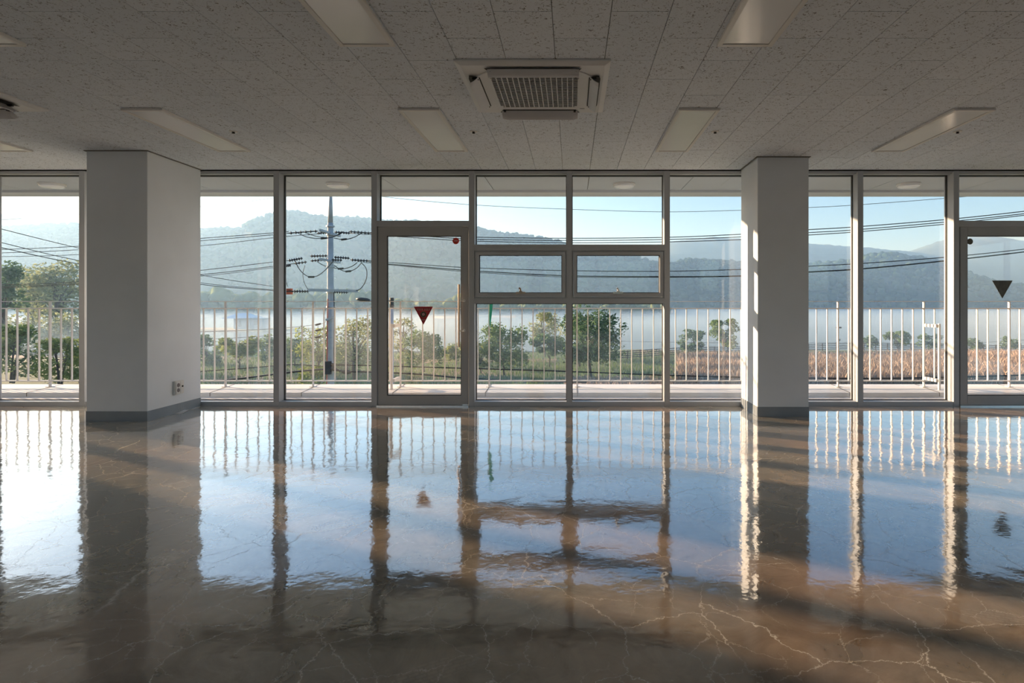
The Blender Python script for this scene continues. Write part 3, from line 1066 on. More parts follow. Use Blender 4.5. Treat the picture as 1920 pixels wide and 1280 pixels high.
xs = [(p - VX) * RD / F_PX for p in POSTS]
xs = [xs[0] - 1.178 * k for k in (2, 1)] + xs
post_me = MB().box(-0.008, 0.008, -0.018, 0.018, 0.0, 1.150).mesh('post', M['rail'], bevel=0.002)
foot_me = MB().box(-0.035, 0.035, -0.035, 0.035, 0, 0.007).mesh('foot_plate', M['rail'])
bal_me = MB().box(-0.0055, 0.0055, -0.0125, 0.0125, 0.0, 0.965).mesh('baluster', M['rail'], bevel=0.0015)
for q, x in enumerate(xs):
    o = link('post', post_me, rail)
    o.location = (x, 0, 0.0)
    f = link('foot_plate', foot_me, o)
    if q + 1 < len(xs):
        for j in range(1, 8):
            bb = link('baluster', bal_me, rail)
            bb.location = (x + (xs[q + 1] - x) * j / 8, 0, 0.0885)
for (z, h, w, nm) in ((1.171 - .0226, 0.008, 0.030, 'top_rail'), (1.078 - .0226, 0.014, 0.044, 'handrail'), (0.104 - .0226, 0.014, 0.044, 'bottom_rail')):
    MB().box(xs[0], xs[-1], -w / 2, w / 2, z - h / 2, z + h / 2).build(nm, M['rail'], rail)
# door-stop posts that stand off the railing beside two posts
for px, sgn in ((751, -1), (1732, 1)):
    x = (px - VX) * RD / F_PX
    b = MB()
    xx = x + 0.035 * sgn
    b.box(xx - .012, xx + .012, -0.29, -0.26, -0.02, 0.86)
    for z in (0.12, 0.83):
        b.box(min(x, xx) - .005, max(x, xx) + .005, -0.27, -0.02, z - .02, z + .02)
    b.build('stay_post', M['rail'], rail, bevel=0.002)
# thin dark strips across the kerb and down its face by every post
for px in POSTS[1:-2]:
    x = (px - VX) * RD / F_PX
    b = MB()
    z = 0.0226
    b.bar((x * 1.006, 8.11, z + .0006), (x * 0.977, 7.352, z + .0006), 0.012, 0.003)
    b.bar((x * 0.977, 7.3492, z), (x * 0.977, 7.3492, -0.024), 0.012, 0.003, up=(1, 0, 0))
    b.build('dark_line', M['dark_line'], kerb)

# green pennant tied to a post
q0 = P(917, 548, RD - 0.05)
b = MB()
pts_l = [(0.004, 0.0, 0.0), (0.004, 0.006, -0.14), (0.004, -0.004, -0.28), (0.004, 0.0, -0.44)]
pts_r = [(0.045, 0.012, -0.01), (0.050, -0.010, -0.15), (0.032, 0.010, -0.30), (0.014, 0.0, -0.46)]
vs = []
for a, c in zip(pts_l, pts_r):
    vs += [a, c, (c[0], c[1] + .003, c[2]), (a[0], a[1] + .003, a[2])]
fs = []
for a in range(3):
    fs += [(a * 4 + j, a * 4 + (j + 1) % 4, (a + 1) * 4 + (j + 1) % 4, (a + 1) * 4 + j) for j in range(4)]
fs += [(3, 2, 1, 0), (12, 13, 14, 15)]
o = b.add(vs, fs).build('pennant', M['green_flag'])
o.location = (q0.x, RD - 0.035, q0.z)
tag(o, 'narrow green cloth pennant hanging from a railing post', 'pennant')

# ------------------------------------------------------------------ land, lake, hills
GZ, LZ = -6.5, -6.85


def height(x, y):
    h = GZ + 0.25 * math.sin(x * 0.05 + 1.3) * math.sin(y * 0.07) + 0.1 * math.sin(x * 0.21 + y * 0.13)
    shore = 97 + 3 * math.sin(x * 0.045) + 1.5 * math.sin(x * 0.13 + 1)
    if y > shore - 6:
        h -= min(1.0, (y - shore + 6) / 8) * 1.2
    return h


nx, ny = 120, 60
gx = np.linspace(-260, 260, nx)
gy = np.concatenate([np.linspace(-60, 40, 14), np.linspace(42, 108, ny - 14)])
V = np.array([(x, y, height(x, y)) for y in gy for x in gx])
I = np.arange(nx * ny).reshape(ny, nx)
Fq = np.stack([I[:-1, :-1], I[:-1, 1:], I[1:, 1:], I[1:, :-1]], -1).reshape(-1, 4)
structure(link('ground', np_mesh('ground', V, Fq, M['ground'], smooth=True)), 'patchy green and tan ground between the building and the lake', 'ground')
structure(MB().box(-1500, 1500, 96, 1700, LZ - 0.4, LZ).build('lake', M['water']), 'still misty lake in front of the hills', 'lake')

# brown path crossing the meadow
b = MB()
n = 40
vs, fs = [], []
for k in range(n + 1):
    x = -85 + 83 * k / n
    yc = 79 + 2.0 * math.sin(x * 0.06)
    for dy in (-2.2 + .5 * math.sin(x * .7), 2.4 + .5 * math.sin(x * .5 + 2)):
        vs.append((x, yc + dy, height(x, yc + dy) + 0.05))
    for dy in (-2.2, 2.4):
        vs.append((x, yc + dy, height(x, yc + dy) - 0.3))
fs = []
for k in range(n):
    a = k * 4
    fs += [(a, a + 1, a + 5, a + 4), (a + 2, a, a + 4, a + 6), (a + 1, a + 3, a + 7, a + 5)]
structure(b.add(vs, fs).build('path', M['soil']), 'bare brown earth path between the trees on the left', 'path')


def ico(sub):
    bm = bmesh.new()
    bmesh.ops.create_icosphere(bm, subdivisions=sub, radius=1)
    bm.verts.ensure_lookup_table()
    v = np.array([w.co[:] for w in bm.verts])
    f = np.array([[w.index for w in fc.verts] for fc in bm.faces])
    bm.free()
    return v, f


ICO_V, ICO_F = ico(2)
ICO1_V, ICO1_F = ico(1)


def crowns(name, centers, radii, mat, rng, squash=0.85, rough=0.28, lo=False):
    """Tree crowns seen from far away, joined: lumpy balls of leaf canopy."""
    bv, bf = (ICO1_V, ICO1_F) if lo else (ICO_V, ICO_F)
    n, m = len(centers), len(bv)
    C = np.asarray(centers, float)
    Rr = np.asarray(radii, float)
    lump = 1 + rng.uniform(-rough, rough, (n, m))
    V = bv[None] * lump[..., None] * Rr[:, None, None]
    V[..., 2] *= squash * rng.uniform(0.85, 1.25, (n, 1))
    V += C[:, None, :]
    F = bf[None] + (np.arange(n) * m)[:, None, None]
    t = np.clip(rng.uniform(0, 1, (n, 1)) * 0.75 + rng.uniform(0, .25, (n, m)), 0, 1)
    return np_mesh(name, V.reshape(-1, 3), F.reshape(-1, 3), mat, t.ravel())


def hill(name, prof, d_base, d_ridge, n_trees, rad, seed, label, base_z=LZ - 0.5, clip=None):
    rng = np.random.default_rng(seed)
    pxs = np.array([p[0] for p in prof], float)
    pys = np.array([p[1] for p in prof], float)
    crown_h = rad * 1.0

    def top(px):
        return EYE + (VY - np.interp(px, pxs, pys)) * d_ridge / F_PX - crown_h

    def surf(px, t):
        """t = 0 foot, 1 ridge, up to 1.4 behind it"""
        d = d_base + (d_ridge - d_base) * t
        tt = np.minimum(t, 1.0)
        shape = np.sin(tt * math.pi / 2) ** 1.15
        wob = 1 + 0.10 * np.sin(px * 0.021 + t * 5 + seed) * np.sin(tt * math.pi)
        z = base_z + (top(px) - base_z) * shape * wob
        z = z - np.maximum(t - 1, 0) * (d_ridge - d_base) * 0.6
        x = (px - VX) * d_ridge / F_PX
        return x, d, z
    npx, nt = 90, 18
    pp = np.linspace(pxs[0], pxs[-1], npx)
    ts = np.linspace(0, 1.4, nt)
    G = np.array([np.stack(surf(pp, np.full(npx, t)), -1) if False else np.stack([surf(pp, t)[0], np.full(npx, surf(pp, t)[1]), surf(pp, t)[2]], -1) for t in ts]).reshape(-1, 3)
    I = np.arange(npx * nt).reshape(nt, npx)
    F = np.stack([I[:-1, :-1], I[:-1, 1:], I[1:, 1:], I[1:, :-1]], -1).reshape(-1, 4)
    h = link(name, np_mesh(name, G, F, M['hill_soil'], smooth=True))
    structure(h, label, 'hill')
    px = rng.uniform(pxs[0], pxs[-1], n_trees)
    t = rng.uniform(0.0, 1.0, n_trees) ** 0.8
    k = n_trees // 7
    px[:k] = np.linspace(pxs[0], pxs[-1], k)
    t[:k] = rng.uniform(0.97, 1.03, k)
    X, D, Z = [], [], []
    x, d, z = surf(px, t)
    r = rng.uniform(0.6, 1.25, n_trees) * rad
    C = np.stack([x, d, z + r * 0.35], -1)
    o = link('forest_canopy', crowns('forest_canopy', C, r, M['forest'], rng), h)
    o['kind'] = 'stuff'
    return h


PROF_A = [(-420, 448), (-200, 436), (0, 425), (60, 424), (100, 421), (147, 422), (260, 428), (377, 430), (430, 428), (480, 433), (512, 424), (540, 411),
          (580, 405), (620, 409), (650, 406), (690, 410), (720, 414), (790, 420), (860, 428), (895, 432), (930, 435), (970, 438), (1000, 443), (1030, 450),
          (1060, 458), (1090, 472), (1130, 477), (1170, 483), (1200, 489), (1240, 500), (1300, 520), (1380, 545)]
PROF_B = [(1150, 540), (1200, 515), (1235, 500), (1256, 492), (1290, 485), (1330, 489), (1389, 495), (1450, 500), (1516, 494), (1560, 490), (1600, 487),
          (1619, 480), (1650, 475), (1670, 479), (1700, 484), (1740, 495), (1774, 512), (1812, 525), (1850, 525), (1880, 530), (1920, 537), (2050, 548), (2300, 556)]
PROF_C = [(1180, 470), (1256, 452), (1330, 444), (1389, 448), (1450, 452), (1516, 457), (1600, 463), (1660, 468), (1700, 472), (1740, 458), (1774, 447), (1810, 444),
          (1850, 443), (1880, 447), (1920, 457), (2000, 470), (2200, 500)]
PROF_D = [(-400, 430), (-200, 415), (-80, 405), (-20, 402), (20, 401), (40, 408), (70, 424), (120, 436), (220, 455)]
hill('hill', PROF_A, 560, 820, 6500, 4.3, 11, 'long wooded hill in pale haze behind the utility pole')
hill('hill', PROF_B, 610, 760, 3200, 4.0, 12, 'low blue wooded hill across the lake on the right')


def mountain(prof, d, depth, label, seed):
    rng = np.random.default_rng(seed)
    pxs = [p[0] for p in prof]
    pp = np.linspace(pxs[0], pxs[-1], 160)
    py = np.interp(pp, pxs, [p[1] for p in prof]) + rng.normal(0, 0.5, 160)
    x = (pp - VX) * d / F_PX
    zt = EYE + (VY - py) * d / F_PX
    rows = []
    for t in np.linspace(0, 1.3, 14):
        s = math.sin(min(t, 1) * math.pi / 2)
        rows.append(np.stack([x, np.full_like(x, d - depth * (1 - t)), (LZ - 1) + (zt - LZ) * s - max(t - 1, 0) * depth + rng.normal(0, 1.0, 160) * (0 if t in (0,) else .6)], -1))
    G = np.array(rows).reshape(-1, 3)
    I = np.arange(160 * 14).reshape(14, 160)
    F = np.stack([I[:-1, :-1], I[:-1, 1:], I[1:, 1:], I[1:, :-1]], -1).reshape(-1, 4)
    structure(link('mountain', np_mesh('mountain', G, F, M['far_hill'], smooth=True)), label, 'mountain')


mountain(PROF_C, 1250, 240, 'faint blue mountain ridge far beyond the lake at right', 3)
mountain(PROF_D, 1250, 240, 'faint far mountain peak at the left picture edge', 4)

# low bank with thickets on the far side of the water
rng = np.random.default_rng(21)
b = MB()
vs, fs = [], []
n = 60
for k in range(n + 1):
    px = -350 + (1262 + 350) * k / n
    d0 = 322 + 12 * math.sin(px * 0.013) + 8 * math.sin(px * .05)
    if px > 1150:
        d0 += (px - 1150) * 0.8
    for d, z in ((d0, LZ - 0.3), (d0 + 4, LZ + 0.7), (d0 + 60, LZ + 1.5), (d0 + 110, LZ + 1.2), (d0 + 118, LZ - 1)):
        vs.append(((px - VX) * d / F_PX, d, z))
for k in range(n):
    for j in range(4):
        a = k * 5 + j
        fs.append((a, a + 1, a + 6, a + 5))
bank = b.add(vs, fs).build('far_bank', paint('tan_reed_bank', (0.22, 0.19, 0.13, 1), 0.95, 0.3, 0.08))
structure(bank, 'low reedy bank across the water below the long hill', 'bank')
C, Rr = [], []
for _ in range(1500):
    px = rng.uniform(-330, 1255)
    d = rng.uniform(345, 430)
    big = 0.5 + 0.5 * math.sin(px * 0.017 + 1) * math.sin(px * .006)
    r = rng.uniform(2.2, 3.8) * (0.75 + 0.8 * big)
    if px > 880:
        r *= 0.62
    C.append(((px - VX) * d / F_PX, d, LZ + 1.2 + r * rng.uniform(0.5, 2.3)))
    Rr.append(r)
o = link('thicket', crowns('thicket', C, Rr, leafy('willow_thicket', [(0, (0.10, 0.14, 0.05)), (0.5, (0.17, 0.22, 0.08)), (1, (0.28, 0.32, 0.13))]), rng, 1.0), bank)
o['kind'] = 'stuff'

# small house with a blue roof on the bank
hb = P(446, 611, 168)
hs = empty('house', hb)
tag(hs, 'small pale house with a light blue roof across the misty field', 'house')
MB().box(-1.2, 3.4, 0, 5, -1.0, 2.6).build('house_walls', M['house_wall'], hs)
MB().add([(-4.4, -1.0, 2.1), (4.0, -1.0, 2.3), (4.0, 6, 2.4), (-4.4, 6, 2.2), (-1.8, 2.5, 3.6), (1.5, 2.5, 3.7)],
         [(0, 1, 5, 4), (2, 3, 4, 5), (1, 2, 5), (3, 0, 4), (3, 2, 1, 0)]).build('roof', M['house_roof'], hs)
MB().box(0.2, 0.9, -0.06, 0.0, -0.2, 1.6).build('window', M['house_window'], hs)
an = MB().box(3.4, 6.9, 0.5, 4, -1.0, 2.1).build('annex', M['house_wall'], hs)
MB().box(4.3, 5.9, 0.42, 0.5, 0.3, 1.6).build('window', M['house_window'], an)
MB().box(3.4, 7.1, 0.3, 4.2, 2.1, 2.25).build('roof', M['house_roof'], an)
MB().add([(-14, -8, -1.6), (14, -8, -1.6), (20, 12, -1.6), (-20, 12, -1.6), (-12, -5, -0.9), (12, -5, -0.9), (17, 10, -0.9), (-17, 10, -0.9)],
         [(0, 1, 5, 4), (1, 2, 6, 5), (2, 3, 7, 6), (3, 0, 4, 7), (4, 5, 6, 7)]).build('house_plot', M['ground'], hs)


# ------------------------------------------------------------------ trees
def branch_tree(px, py_base, d, h_px, w_px, mat, label, name='tree', n_leaf=1500, leaf=0.17, clumps=16, trunk=0.28, flat=0.8, open_=0.35, seed=0, stems=1, group='trees by the lake'):
    """One tree: bent tapering trunk and limbs, leaves gathered in clumps at the limb ends."""
    rng = np.random.default_rng(seed)
    base = P(px, py_base, d)
    H = h_px * d / F_PX
    W = w_px * d / F_PX / 2
    e = empty(name, base)
    tag(e, label, 'tree', group)
    b = MB()
    r0 = max(0.05, H * 0.022)
    ends = []
    zc = H * (trunk + (1 - trunk) * 0.5)
    hc = H * (1 - trunk) * 0.5
    for s in range(stems):
        off = Vector((rng.uniform(-.3, .3) * W * (stems > 1), rng.uniform(-.3, .3) * W * (stems > 1), 0))
        lean = Vector((rng.uniform(-.12, .12) * H, rng.uniform(-.1, .1) * H, 0))
        pts = [off * .3, off * .5 + lean * .25 + Vector((0, 0, H * .25)), off * .8 + lean * .6 + Vector((0, 0, H * .52)), off + lean + Vector((0, 0, H * .86))]
        b.tube(pts, [r0, r0 * .8, r0 * .5, r0 * .12], 6)
        nb = max(4, clumps // stems)
        for k in range(nb):
            u = rng.uniform(0.28, 0.95)
            sidx = u * 3
            i0 = min(2, int(sidx))
            p0 = pts[i0].lerp(pts[i0 + 1], sidx - i0)
            a = k * 2.399 + rng.uniform(-.3, .3)
            zz = rng.uniform(-0.8, 0.92)
            rr = math.sqrt(max(0.05, 1 - zz * zz)) * rng.uniform(0.55, 0.9)
            end = Vector((math.cos(a) * rr * W, math.sin(a) * rr * W, zc + zz * hc * 0.88)) + off * .3
            if end.z < p0.z - 0.1 * H:
                p0 = pts[1].lerp(pts[2], rng.uniform(0, .6))
            mid = p0.lerp(end, 0.55) + Vector((0, 0, 0.06 * H))
            b.tube([p0, mid, end], [r0 * .36, r0 * .22, r0 * .06], 5)
            ends.append((end, rng.uniform(0.75, 1.2)))
    b.build('trunk', M['bark'], e, smooth=True)
    # leaves
    E = np.array([x[0][:] for x in ends])
    S = np.array([x[1] for x in ends])
    cr = (W * hc * W) ** (1 / 3) * 0.55 * (1 - open_ * 0.5)
    pick = rng.integers(0, len(E), n_leaf)
    dirs = rng.normal(0, 1, (n_leaf, 3))
    dirs /= np.linalg.norm(dirs, axis=1)[:, None]
    rad = rng.uniform(0.25, 1.0, n_leaf) ** 0.6
    pos = E[pick] + dirs * (rad * cr * S[pick])[:, None] * np.array([1, 1, flat])
    keep = pos[:, 2] > H * trunk * 0.55
    pos = pos[keep]
    m = len(pos)
    a1 = rng.normal(0, 1, (m, 3))
    a1[:, 2] *= 0.6
    a1 /= np.linalg.norm(a1, axis=1)[:, None]
    a2 = np.cross(a1, rng.normal(0, 1, (m, 3)))
    a2 /= np.linalg.norm(a2, axis=1)[:, None] + 1e-9
    ls = leaf * rng.uniform(0.6, 1.3, m)[:, None]
    V = np.stack([pos - a1 * ls, pos + a2 * ls * .5, pos + a1 * ls, pos - a2 * ls * .5], 1).reshape(-1, 3)
    F = np.arange(m * 4).reshape(m, 4)
    t = np.repeat(np.clip(rng.normal(0.45, 0.22, m) + (S[pick][keep] - .95) * .8, 0, 1), 4)
    link('foliage', np_mesh('foliage', V, F, M[mat], t), e)
    return e


T = branch_tree
# left of the wide column
T(6, 640, 78, 155, 62, 'leaf_dark', 'dark leafy tree cut by the left picture edge', n_leaf=2600, leaf=.26, seed=1, trunk=.2)
T(105, 640, 112, 152, 110, 'leaf_pale', 'tall pale hazy tree left of the wide column', n_leaf=3200, leaf=.36, clumps=26, seed=2, trunk=.16)
T(60, 640, 120, 140, 70, 'leaf_pale', 'pale hazy tree behind the far left railing', n_leaf=2200, leaf=.36, seed=3, trunk=.18)
T(22, 718, 48, 112, 78, 'leaf_green', 'round green bush low behind the far left railing', n_leaf=2600, leaf=.15, seed=4, trunk=.05, stems=3)
T(-30, 715, 52, 120, 90, 'leaf_green', 'green bush mostly outside the left picture edge', n_leaf=1800, leaf=.17, seed=5, trunk=.05, stems=3)
T(112, 724, 46, 92, 74, 'leaf_yellow', 'yellow green shrub beside the wide column base', n_leaf=2300, leaf=.14, seed=6, trunk=.04, stems=4)
T(150, 720, 55, 70, 60, 'leaf_green', 'green shrub half hidden by the wide column', n_leaf=1400, leaf=.15, seed=61, trunk=.04, stems=3)
T(36, 678, 92, 92, 96, 'leaf_pale', 'pale round tree low behind the left edge railing', n_leaf=2600, leaf=.26, clumps=26, seed=62, trunk=.1, stems=2)
T(122, 680, 90, 88, 92, 'leaf_pale', 'pale green tree low behind the railing left of the wide column', n_leaf=2600, leaf=.26, clumps=26, seed=63, trunk=.1, stems=2)
# between the wide column and the left door
T(386, 700, 70, 72, 50, 'leaf_green', 'green tree hard against the wide column edge', n_leaf=1700, leaf=.19, seed=7, trunk=.15)
T(449, 699, 64, 74, 80, 'leaf_yellow', 'bright yellow green spreading tree behind the railing', n_leaf=2300, leaf=.17, seed=8, trunk=.38, flat=.55)
T(497, 690, 72, 60, 42, 'leaf_green', 'small green tree left of the first thick mullion', n_leaf=1300, leaf=.17, seed=9, trunk=.2)
T(552, 695, 68, 66, 60, 'leaf_green', 'small green tree left of the utility pole', n_leaf=1700, leaf=.17, seed=10, trunk=.2)
T(598, 712, 58, 122, 84, 'leaf_yellow', 'airy yellow green tree directly behind the utility pole', n_leaf=1800, leaf=.15, seed=11, trunk=.2, open_=.9, clumps=24)
T(665, 712, 56, 122, 110, 'leaf_pale', 'airy pale tree right of the utility pole', n_leaf=2200, leaf=.15, seed=12, trunk=.16, open_=.9, clumps=28, stems=2)
T(650, 712, 62, 80, 80, 'leaf_green', 'low green tree right of the utility pole base', n_leaf=2000, leaf=.16, seed=13, trunk=.12)
T(582, 724, 45, 38, 60, 'leaf_yellow', 'low yellow green shrub at the utility pole foot', n_leaf=1300, leaf=.11, seed=14, trunk=.03, stems=4)
# behind the left door
T(752, 700, 66, 112, 60, 'leaf_pale', 'bare looking pale tree behind the left door edge', n_leaf=800, leaf=.14, seed=15, trunk=.18, open_=1, clumps=22, stems=2)
T(795, 697, 64, 74, 82, 'leaf_green', 'round green tree below the red triangle sticker', n_leaf=2700, leaf=.17, seed=16, trunk=.12, clumps=22)
T(856, 690, 72, 56, 50, 'leaf_yellow', 'small yellow green tree beside the door handle', n_leaf=1300, leaf=.17, seed=17, trunk=.2)
# vent bays
T(902, 700, 60, 62, 44, 'leaf_yellow', 'short yellow green tree just right of the left door', n_leaf=1400, leaf=.15, seed=18, trunk=.12)
T(945, 703, 62, 95, 92, 'leaf_green', 'full green tree in the first vent bay', n_leaf=3600, leaf=.17, seed=19, trunk=.12, clumps=26)
T(1022, 672, 84, 98, 60, 'leaf_pale', 'tall pale tree rising behind the first vent bay trees', n_leaf=1900, leaf=.2, seed=20, trunk=.2, open_=.6)
T(1030, 688, 70, 62, 74, 'leaf_dark', 'dark green tree with a forked trunk left of the centre mullion', n_leaf=2200, leaf=.18, seed=21, trunk=.35, flat=.6)
T(1108, 706, 58, 130, 112, 'leaf_dark', 'largest dark green tree in the second vent bay', n_leaf=5200, leaf=.17, seed=22, trunk=.12, clumps=34)
T(1088, 700, 70, 120, 70, 'leaf_pale', 'tall pale green tree right of the centre mullion', n_leaf=1800, leaf=.18, seed=23, trunk=.15, open_=.6)
T(1300, 678, 82, 62, 56, 'leaf_dark', 'spiky dark tree by the fence left of the narrow column', n_leaf=1500, leaf=.2, seed=24, trunk=.2, flat=.6, open_=.7)
T(1358, 674, 86, 78, 62, 'leaf_green', 'taller green tree by the fence touching the narrow column', n_leaf=2100, leaf=.2, seed=25, trunk=.2, flat=.6, open_=.6)
# right: small saplings along the shore
T(1632, 664, 92, 36, 26, 'leaf_dark', 'small dark sapling just right of the sunlit mullion', n_leaf=500, leaf=.2, seed=26, trunk=.3, group='saplings along the shore')
T(1684, 665, 90, 44, 48, 'leaf_green', 'bright green sapling between two railing balusters on the shore', n_leaf=1100, leaf=.2, seed=27, trunk=.4, flat=.6, group='saplings along the shore')
T(1744, 664, 91, 37, 46, 'leaf_dark', 'wide dark sapling behind the stay post on the shore', n_leaf=900, leaf=.2, seed=28, trunk=.3, flat=.6, group='saplings along the shore')
T(1828, 667, 91, 32, 28, 'leaf_dark', 'small dark sapling left behind the right door glass', n_leaf=600, leaf=.2, seed=29, trunk=.25, group='saplings along the shore')
T(1893, 666, 91, 34, 34, 'leaf_dark', 'small dark sapling at the right picture edge', n_leaf=700, leaf=.2, seed=30, trunk=.25, flat=.7, group='saplings along the shore')


# dry reeds and grass
def blades(name, region, n, h, mat, seed, label, cat):
    rng = np.random.default_rng(seed)
    px = rng.uniform(region[0], region[1], n)
    d = rng.uniform(region[2], region[3], n)
    x = (px - VX) * d / F_PX
    z = np.array([height(a, c) for a, c in zip(x, d)])
    hh = h * rng.uniform(0.55, 1.2, n)
    lean = rng.normal(0, 0.22, (n, 2)) * hh[:, None]
    w = rng.uniform(0.02, 0.05, n)
    a = rng.uniform(0, math.pi, n)
    dx, dy = np.cos(a) * w, np.sin(a) * w * .4
    b0 = np.stack([x - dx, d - dy, z - .05], -1)
    b1 = np.stack([x + dx, d + dy, z - .05], -1)
    mid = np.stack([x + lean[:, 0] * .4 + dx, d + lean[:, 1] * .4, z + hh * .6], -1)
    tip = np.stack([x + lean[:, 0], d + lean[:, 1], z + hh], -1)
    V = np.stack([b0, b1, mid, tip], 1).reshape(-1, 3)
    F = np.arange(n * 4).reshape(n, 4)
    t = np.repeat(np.clip(rng.normal(.5, .25, n), 0, 1), 4)
    o = link(name, np_mesh(name, V, F, M[mat], t))
    tag(o, label, cat, kind='stuff')


blades('dry_reeds', (1270, 2080, 54, 79), 42000, 1.25, 'reed', 1, 'tall tan dry reeds before the lake on the right', 'reeds')
blades('meadow_grass', (330, 1420, 46, 90), 30000, 0.40, 'leaf_green', 2, 'low green meadow grass under the trees', 'grass')
blades('dry_weeds', (1060, 1400, 47, 58), 5000, 0.7, 'reed', 3, 'pinkish dry weeds just beyond the kerb in the middle', 'weeds')

# timber fence along the shore
FP = [(1130, 79), (1200, 81), (1290, 84), (1389, 87), (1516, 90), (1620, 92), (1774, 93), (1960, 94)]
fence = empty('timber_fence', P(1400, 665, 87))
tag(fence, 'dark timber rail fence running along the lake shore', 'fence')
finv = Matrix.Translation(-fence.location)
pts = []
for (a, c) in zip(FP[:-1], FP[1:]):
    n = max(2, int((c[0] - a[0]) / 22))
    for k in range(n):
        u = k / n
        d = a[1] + (c[1] - a[1]) * u
        px = a[0] + (c[0] - a[0]) * u
        x = (px - VX) * d / F_PX
        pts.append(Vector((x, d, max(height(x, d), LZ - .1))))
for q, p in enumerate(pts):
    o = MB().box(p.x - .06, p.x + .06, p.y - .06, p.y + .06, p.z - .3, p.z + 1.3).build('fence_post', M['timber'], fence)
    o.matrix_parent_inverse = finv
for z in (0.35, 0.62, 0.89, 1.16):
    b = MB()
    for p, q in zip(pts[:-1], pts[1:]):
        b.bar(p + Vector((0, -.07, z)), q + Vector((0, -.07, z)), 0.04, 0.12)
    o = b.build('fence_rail', M['timber'], fence)
    o.matrix_parent_inverse = finv

# lamp post by the fence, street light near the building
q = P(1572, 662, 88)
e = empty('path_lamp', q)
tag(e, 'slim dark lamp post with two small boxes by the shore', 'lamp post')
MB().tube([(0, 0, -0.3), (0, 0, 4.2)], [0.06, 0.045], 8).build('lamp_pole', M['galv'], e)
MB().box(0.02, 0.42, -0.12, 0.12, 3.75, 3.98).box(-.35, -.1, -.1, .1, 3.78, 3.92).build('lamp_head', M['insulator'], e)
MB().box(0.03, 0.25, -0.1, 0.1, 1.85, 2.15).build('control_box', M['insulator'], e)

SD = 25.0
q = P(734.5, 567, SD)
e = empty('street_light', (q.x, SD, GZ))
tag(e, 'grey street light post with a side arm behind the left door', 'street light')
zt = P(734, 558, SD).z - GZ
MB().tube([(0, 0, -.3), (0, 0, 2), (0, 0, zt)], [0.10, 0.085, 0.075], 14).build('post', M['galv'], e, smooth=True)
MB().tube([(0, 0, zt - 0.42), (0, 0, zt)], 0.088, 14).build('post_cap', M['insulator'], e)
ax = P(694, 564, SD) - q
hd = P(668, 561, SD) - q
za = P(690, 563.5, SD).z - GZ
MB().tube([(0, 0, zt - .12), (ax.x * .6, 0, za + .02), (ax.x, 0, za)], 0.03, 8).build('arm', M['galv'], e)
b = MB()
for x0, r in ((0, 0),):
    b.tube([(ax.x, 0, za), (ax.x - .12, 0, za + .03), (ax.x - .4, 0, za + .06), (hd.x, 0, za + .07)], [0.04, 0.075, 0.085, 0.04], 10)
b.build('lamp_head', M['insulator'], e, smooth=True)

# ------------------------------------------------------------------ utility pole and its lines
PD = 27.0
PX = (619.5 - VX) * PD / F_PX


def zpy(py, d=PD):
    return EYE - (py - VY) * d / F_PX


pole = empty('utility_pole', (PX, PD, GZ))
tag(pole, 'tall round concrete utility pole with crossarms and insulators', 'utility pole')


def L(px, py, dy=0.0):
    """Photograph pixel to the pole's own coordinates, dy metres behind its axis."""
    p = P(px, py, PD + dy)
    return Vector((p.x - PX, dy, p.z - GZ))


zj = zpy(418) - GZ
MB().tube([(0, 0, -0.4), (0, 0, 5), (0, 0, zj)], [0.19, 0.165, 0.125], 20).build('shaft', M['concrete_pole'], pole, smooth=True)
MB().tube([(0, 0, zj), (0.01, 0, zj + .9), (0.02, 0, zpy(345) - GZ)], [0.115, 0.085, 0.035], 14).build('pole_top', M['concrete_pole'], pole, smooth=True)
for py in (424, 440, 490, 500, 548, 575, 601, 619, 632, 652, 680):
    MB().tube([(0, 0, zpy(py) - GZ - .03), (0, 0, zpy(py) - GZ + .03)], 0.185, 16).build('band', M['galv'], pole)
# crossarms: two run away from the viewer, the lowest along the view
for py in (437, 489):
    MB().box(-0.05, 0.05, -1.1, 1.1, zpy(py) - GZ - .05, zpy(py) - GZ + .05).build('crossarm', M['galv'], pole)
MB().bar(L(578, 543.5, -0.25), L(671, 545.5, -0.25), 0.09, 0.13).build('crossarm', M['galv'], pole)


def strain(a, b_, n=7, r=0.075):
    """Strain insulator string between two points."""
    a, b_ = Vector(a), Vector(b_)
    m = MB().tube([a, b_], 0.028, 6)
    d = (b_ - a)
    u = d.normalized()
    for k in range(n):
        c = a + d * ((k + .5) / n)
        m.tube([c - u * .022, c + u * .004, c + u * .03], [0.03, r, 0.035], 8)
    m.build('insulator', M['insulator'], pole)


STR = [((541, 437, -.9), (596, 433, -.9)), ((655, 434, -.9), (694, 437, -.9)), ((595, 437, .9), (622, 436, .9)), ((628, 435, -.3), (656, 437, -.3)),
       ((541, 488.5, -.9), (567, 484, -.9)), ((582, 480, 0), (613, 479.5, 0)), ((583, 489, .9), (615, 486, .9)), ((627, 482, 0), (655, 484, 0)),
       ((622, 487, -.5), (641, 487.5, -.5)), ((658, 487, -.9), (690, 489, -.9)), ((552, 494, .6), (575, 491, .6)), ((550, 546, -.25), (579, 546, -.25)),
       ((626, 547, -.25), (652, 548, -.25)), ((533, 499, .4), (545, 497, .4))]
for a, c in STR:
    strain(L(*a), L(*c), 6 if abs(c[0] - a[0]) > 25 else 4)


def loop(pts, r=0.018, dy=0.0, name='jumper', mat='cable', sleeve=None):
    q = [L(p[0], p[1], dy) for p in pts]
    m = MB().tube(spline(q, 8), r, 6)
    if sleeve:
        m.tube([L(sleeve[0], sleeve[1], dy), L(sleeve[2], sleeve[3], dy)], 0.045, 8)
    m.build(name, M[mat], pole)


